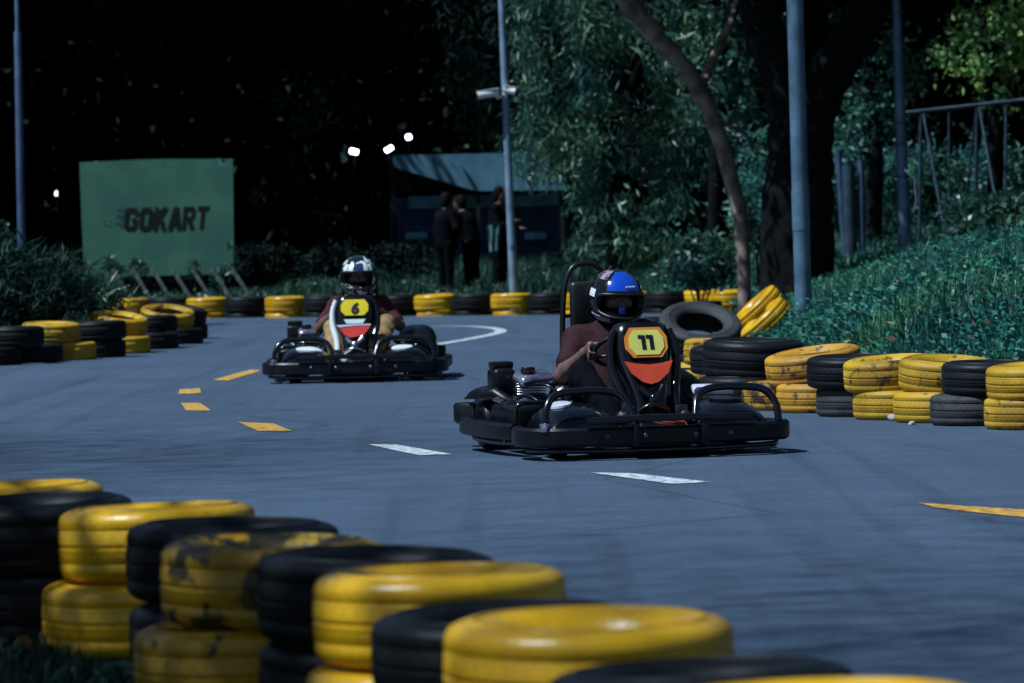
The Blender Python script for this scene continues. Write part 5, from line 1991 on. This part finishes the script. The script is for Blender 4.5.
tree('willow_tree', B, 'leafy willow like tree with drooping sprays beside the camera pole', tr_,
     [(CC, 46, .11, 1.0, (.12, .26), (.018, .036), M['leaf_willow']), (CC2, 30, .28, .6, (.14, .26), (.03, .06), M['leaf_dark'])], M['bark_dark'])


def leafy(px, y, label, cpx, r, mt, n=200, per=40, hgt=6.5, name='leafy_tree', ln=(.12, .26), wd=(.05, .10), tr_r=.13, extra=None, droop=.4, dark=True):
    bx_ = D(px, 250, y).x
    B = (bx_, y, hz(bx_, y) - .1)
    t = [([(0, 0, 0), (.08, 0, hgt * .3), (-.05, .1, hgt * .65), (.1, 0, hgt)], tr_r, tr_r * .45), ([(.05, 0, hgt * .45), (.7, .2, hgt * .75), (1.3, .2, hgt)], tr_r * .5, .02), ([(0, 0, hgt * .5), (-.7, -.2, hgt * .8), (-1.2, 0, hgt * 1.05)], tr_r * .5, .02)]
    cr = []
    if cpx is not None:
        cr.append((np.array([rel(B, a + random.uniform(-6, 6), c + random.uniform(-6, 6), y + random.uniform(-.8, .8)) for a, c in cpx for _ in range(3)]), per, .16, droop, ln, wd, mt))
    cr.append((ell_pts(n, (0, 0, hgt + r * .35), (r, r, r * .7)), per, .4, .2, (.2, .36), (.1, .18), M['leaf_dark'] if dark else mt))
    if extra:
        cr += extra
    return tree(name, B, label, t, cr, M['bark_dark'], 'trees of the wood behind the track')


g = random.Random(3)
leafy(468, 86, 'leafy tree left of the camera pole with a pale tuft high up', [(455, 30), (462, 50), (470, 62), (450, 45), (478, 20), (490, 70), (485, 110), (470, 125), (530, 140), (448, 12), (460, 5), (475, 45), (490, 30), (495, 10), (480, 85), (465, 95), (492, 135), (450, 80)], 2.6, M['leaf_willow'], 260)
leafy(872, 62, 'leafy tree behind the mottled pole with small glinting leaves', [(845, 118), (860, 105), (835, 128), (872, 112), (885, 100), (850, 140), (890, 125), (862, 70), (885, 50), (905, 85), (915, 70), (838, 160)], 3.4, M['leaf_lit'], 220, ln=(.07, .14), wd=(.04, .07))
leafy(992, 60, 'tree with bright yellow green leaves at the top right', [(985, 12), (1000, 22), (978, 25), (1010, 40), (1018, 55), (1005, 70), (965, 35), (975, 65), (1000, 95), (950, 60), (1020, 15)], 3.4, M['leaf_bright'], 200, ln=(.07, .15), wd=(.05, .09))
leafy(712, 70, 'dense leafy tree between the leaning and forked trunks', [(700, 20), (725, 40), (745, 30), (690, 50), (735, 75), (750, 110), (760, 150), (755, 200), (740, 20), (660, 60), (760, 180), (755, 230), (775, 20), (810, 40), (820, 15), (800, 60), (770, 60), (768, 215), (748, 160), (742, 90), (668, 200), (650, 225)], 2.8, M['leaf_lit'], 200, per=34)
leafy(935, 78, 'dark tree behind the swing frame', [(930, 130), (960, 150), (900, 160), (880, 190), (985, 140), (1010, 170), (940, 190)], 3.6, M['leaf_dark'], 260)
leafy(300, 85, 'dark tree halfway between billboard and floodlights', [(315, 95), (300, 125), (285, 100), (335, 110), (300, 165), (255, 200), (330, 215)], 3.8, M['leaf_teal'], 300, per=16)
leafy(255, 90, 'slim dark tree just right of the billboard', [(262, 100), (255, 40), (240, 10)], 4.0, M['leaf_teal'], 300, per=8)
for (px, y, lab) in ((60, 82, 'dark tree behind the small white lamp'), (150, 90, 'dark tree hidden behind the billboard'), (-60, 81, 'dark tree at the left picture edge behind the left pole'), (352, 98, 'dark tree behind the leftmost floodlight'),
                     (420, 100, 'dark tree above the booth roof'), (560, 92, 'dark tree behind the willow'), (640, 88, 'dark tree deep behind the leaning trunk'), (800, 80, 'dark tree behind the forked trunk'), (1015, 88, 'dark tree behind the bright leaves at top right'),
                     (205, 88, 'dark tree rising behind the right half of the billboard'), (385, 90, 'dark tree standing just left of the booth')):
    leafy(px, y, lab, None, 4.2, M['leaf_dark'], 340, hgt=6.4)
# unseen trees added left of the track so their crowns shade the wood
for (x, y, lab) in ((-14, 57, 'unseen tree added for shade, near edge of the wood left of billboard'), (-16, 66, 'unseen tree added for shade, deep in the wood left of billboard'), (-13, 79, 'unseen tree added for shade, far left behind the left pole'), (-15, 84, 'unseen tree added for shade, rearmost on the left in the wood')):
    leafy(512 + FPX * x / y, y, lab, None, 4.4, M['leaf_dark'], 340, hgt=6.6)
B = (-7.2, 8.6, 0)
tree('shade_tree', B, 'tall leafy tree on the grass left of the near barrier', [([(0, 0, -.1), (.1, 0, 3), (.4, .2, 6), (.5, .3, 8)], .24, .1), ([(.1, 0, 3.4), (1.4, .6, 5.2), (2.4, .8, 6.4)], .12, .04), ([(.2, 0, 4), (-1.2, -.4, 6), (-1.8, -.6, 7)], .12, .04)],
     [(ell_pts(260, (-.5, .4, 7.6), (2.6, 3.4, 1.7), .1), 40, .4, .3, (.16, .3), (.08, .16), M['leaf_teal'])], M['bark_dark'])

def dimming_tree(base, crown, rad, n, label):  # unseen tree, added so its tiny leaves dim the road softly
    B = Vector(base)
    c = Vector(crown) - B
    tr = [([(0, 0, -.1), (c.x * .3, c.y * .3, 7), (c.x * .8, c.y * .8, 14), (c.x, c.y, 18.5)], .22, .04)]
    for k in range(5):
        a = k * 1.26
        tr.append(([(c.x * .7, c.y * .7, 13), (c.x + rad * .5 * math.cos(a), c.y + rad * .5 * math.sin(a), 17.5), (c.x + rad * .9 * math.cos(a), c.y + rad * .9 * math.sin(a), 19)], .035, .012))
    C = np.stack([rng.normal(c.x, rad * .55, n), rng.normal(c.y, rad * .55, n), rng.normal(c.z, .7, n)], 1)
    tree('road_dimming_tree', B, label, tr, [(C, 24, 1.1, .3, (.06, .11), (.04, .065), M['leaf_teal'])], M['bark_dark'])


dimming_tree((-11.6, 4.6, 0), (-9.9, 6.2, 19.5), 4.6, 1150, 'unseen fine leaved tree added to dim the road by the near barrier')
dimming_tree((-18.4, 20.5, 0), (-17.1, 18.9, 19.5), 4.0, 1100, 'unseen fine leaved tree added to dim the left bend of the track')
# the wood beyond, one mass
pos = np.concatenate([np.stack([rng.uniform(-48, 48, 90000), rng.uniform(88, 128, 90000), rng.uniform(6.2, 12.5, 90000)], 1),
                      np.stack([rng.uniform(-48, 48, 60000), 112 + rng.uniform(0, 12, 60000), rng.uniform(.3, 13, 60000)], 1),
                      np.stack([rng.uniform(-30, -17, 60000), rng.uniform(58, 115, 60000), rng.uniform(.3, 12, 60000)], 1),
                      np.stack([rng.uniform(15, 30, 50000), rng.uniform(40, 115, 50000), rng.uniform(1.3, 12, 50000)], 1)])
n = len(pos)
tag(leaves('woods', pos, rng.normal(size=(n, 3)), rng.uniform(.5, .9, n), rng.uniform(.35, .6, n), M['leaf_dark']), 'dense dark wood closing the view behind the track', 'woods', kind='stuff')

b = MB()  # slope added behind the wood to block sky showing between the leaves
nx_, nr_ = 60, 8
vs, fs = [], []
for i in range(nx_ + 1):
    a = math.pi * (1.12 * i / nx_ - .06)
    for j in range(nr_ + 1):
        q = j / nr_
        rx_, ry_ = 52 + 50 * q, 92 + 50 * q
        vs.append((rx_ * math.cos(a), 40 + ry_ * math.sin(a), -1 + 22 * math.sin(q * math.pi / 2) * (1 + .08 * math.sin(i * .8))))
for i in range(nx_):
    for j in range(nr_):
        c = i * (nr_ + 1) + j
        fs.append([c, c + 1, c + nr_ + 2, c + nr_ + 1])
b.add(vs, fs)
tag(b.build('sky_block_slope', M['soil'], None, 60), kind='structure')

# ------------------------------------------------------------------ light
SUN_EL, SUN_AZ = 57.0, (-.93, -.37)     # the sun stands high on the left, a little behind the camera
e = R(SUN_EL)
h_ = Vector((SUN_AZ[0], SUN_AZ[1], 0)).normalized()
to_sun = Vector((h_.x * math.cos(e), h_.y * math.cos(e), math.sin(e)))
sl_ = bpy.data.lights.new('sun', 'SUN')
sl_.energy = 5.0
sl_.angle = R(.5)
sl_.color = (.74, .90, 1.0)
so = bpy.data.objects.new('sun', sl_)
COL.objects.link(so)
so.rotation_euler = (-to_sun).to_track_quat('-Z', 'Y').to_euler()
so.location = (0, 0, 30)
wd_ = bpy.data.worlds.new('World')
SC.world = wd_
wd_.use_nodes = True
nt = wd_.node_tree
sk = nt.nodes.new('ShaderNodeTexSky')
sk.sky_type = 'NISHITA'
sk.sun_disc = False
sk.sun_elevation = e
sk.sun_rotation = math.atan2(to_sun.x, to_sun.y)
sk.air_density = 1.0
sk.dust_density = .3
sk.ozone_density = 3.0
bg = nt.nodes['Background']
nt.links.new(sk.outputs['Color'], bg.inputs['Color'])
bg.inputs['Strength'].default_value = .05
vs_ = SC.view_settings
vs_.view_transform = 'Standard'
vs_.look = 'None'
vs_.exposure = 0.16
vs_.gamma = 1.0
SC.render.engine = 'CYCLES'
SC.cycles.use_denoising = True
SC.cycles.max_bounces = 6
SC.cycles.diffuse_bounces = 3
SC.cycles.sample_clamp_indirect = 4
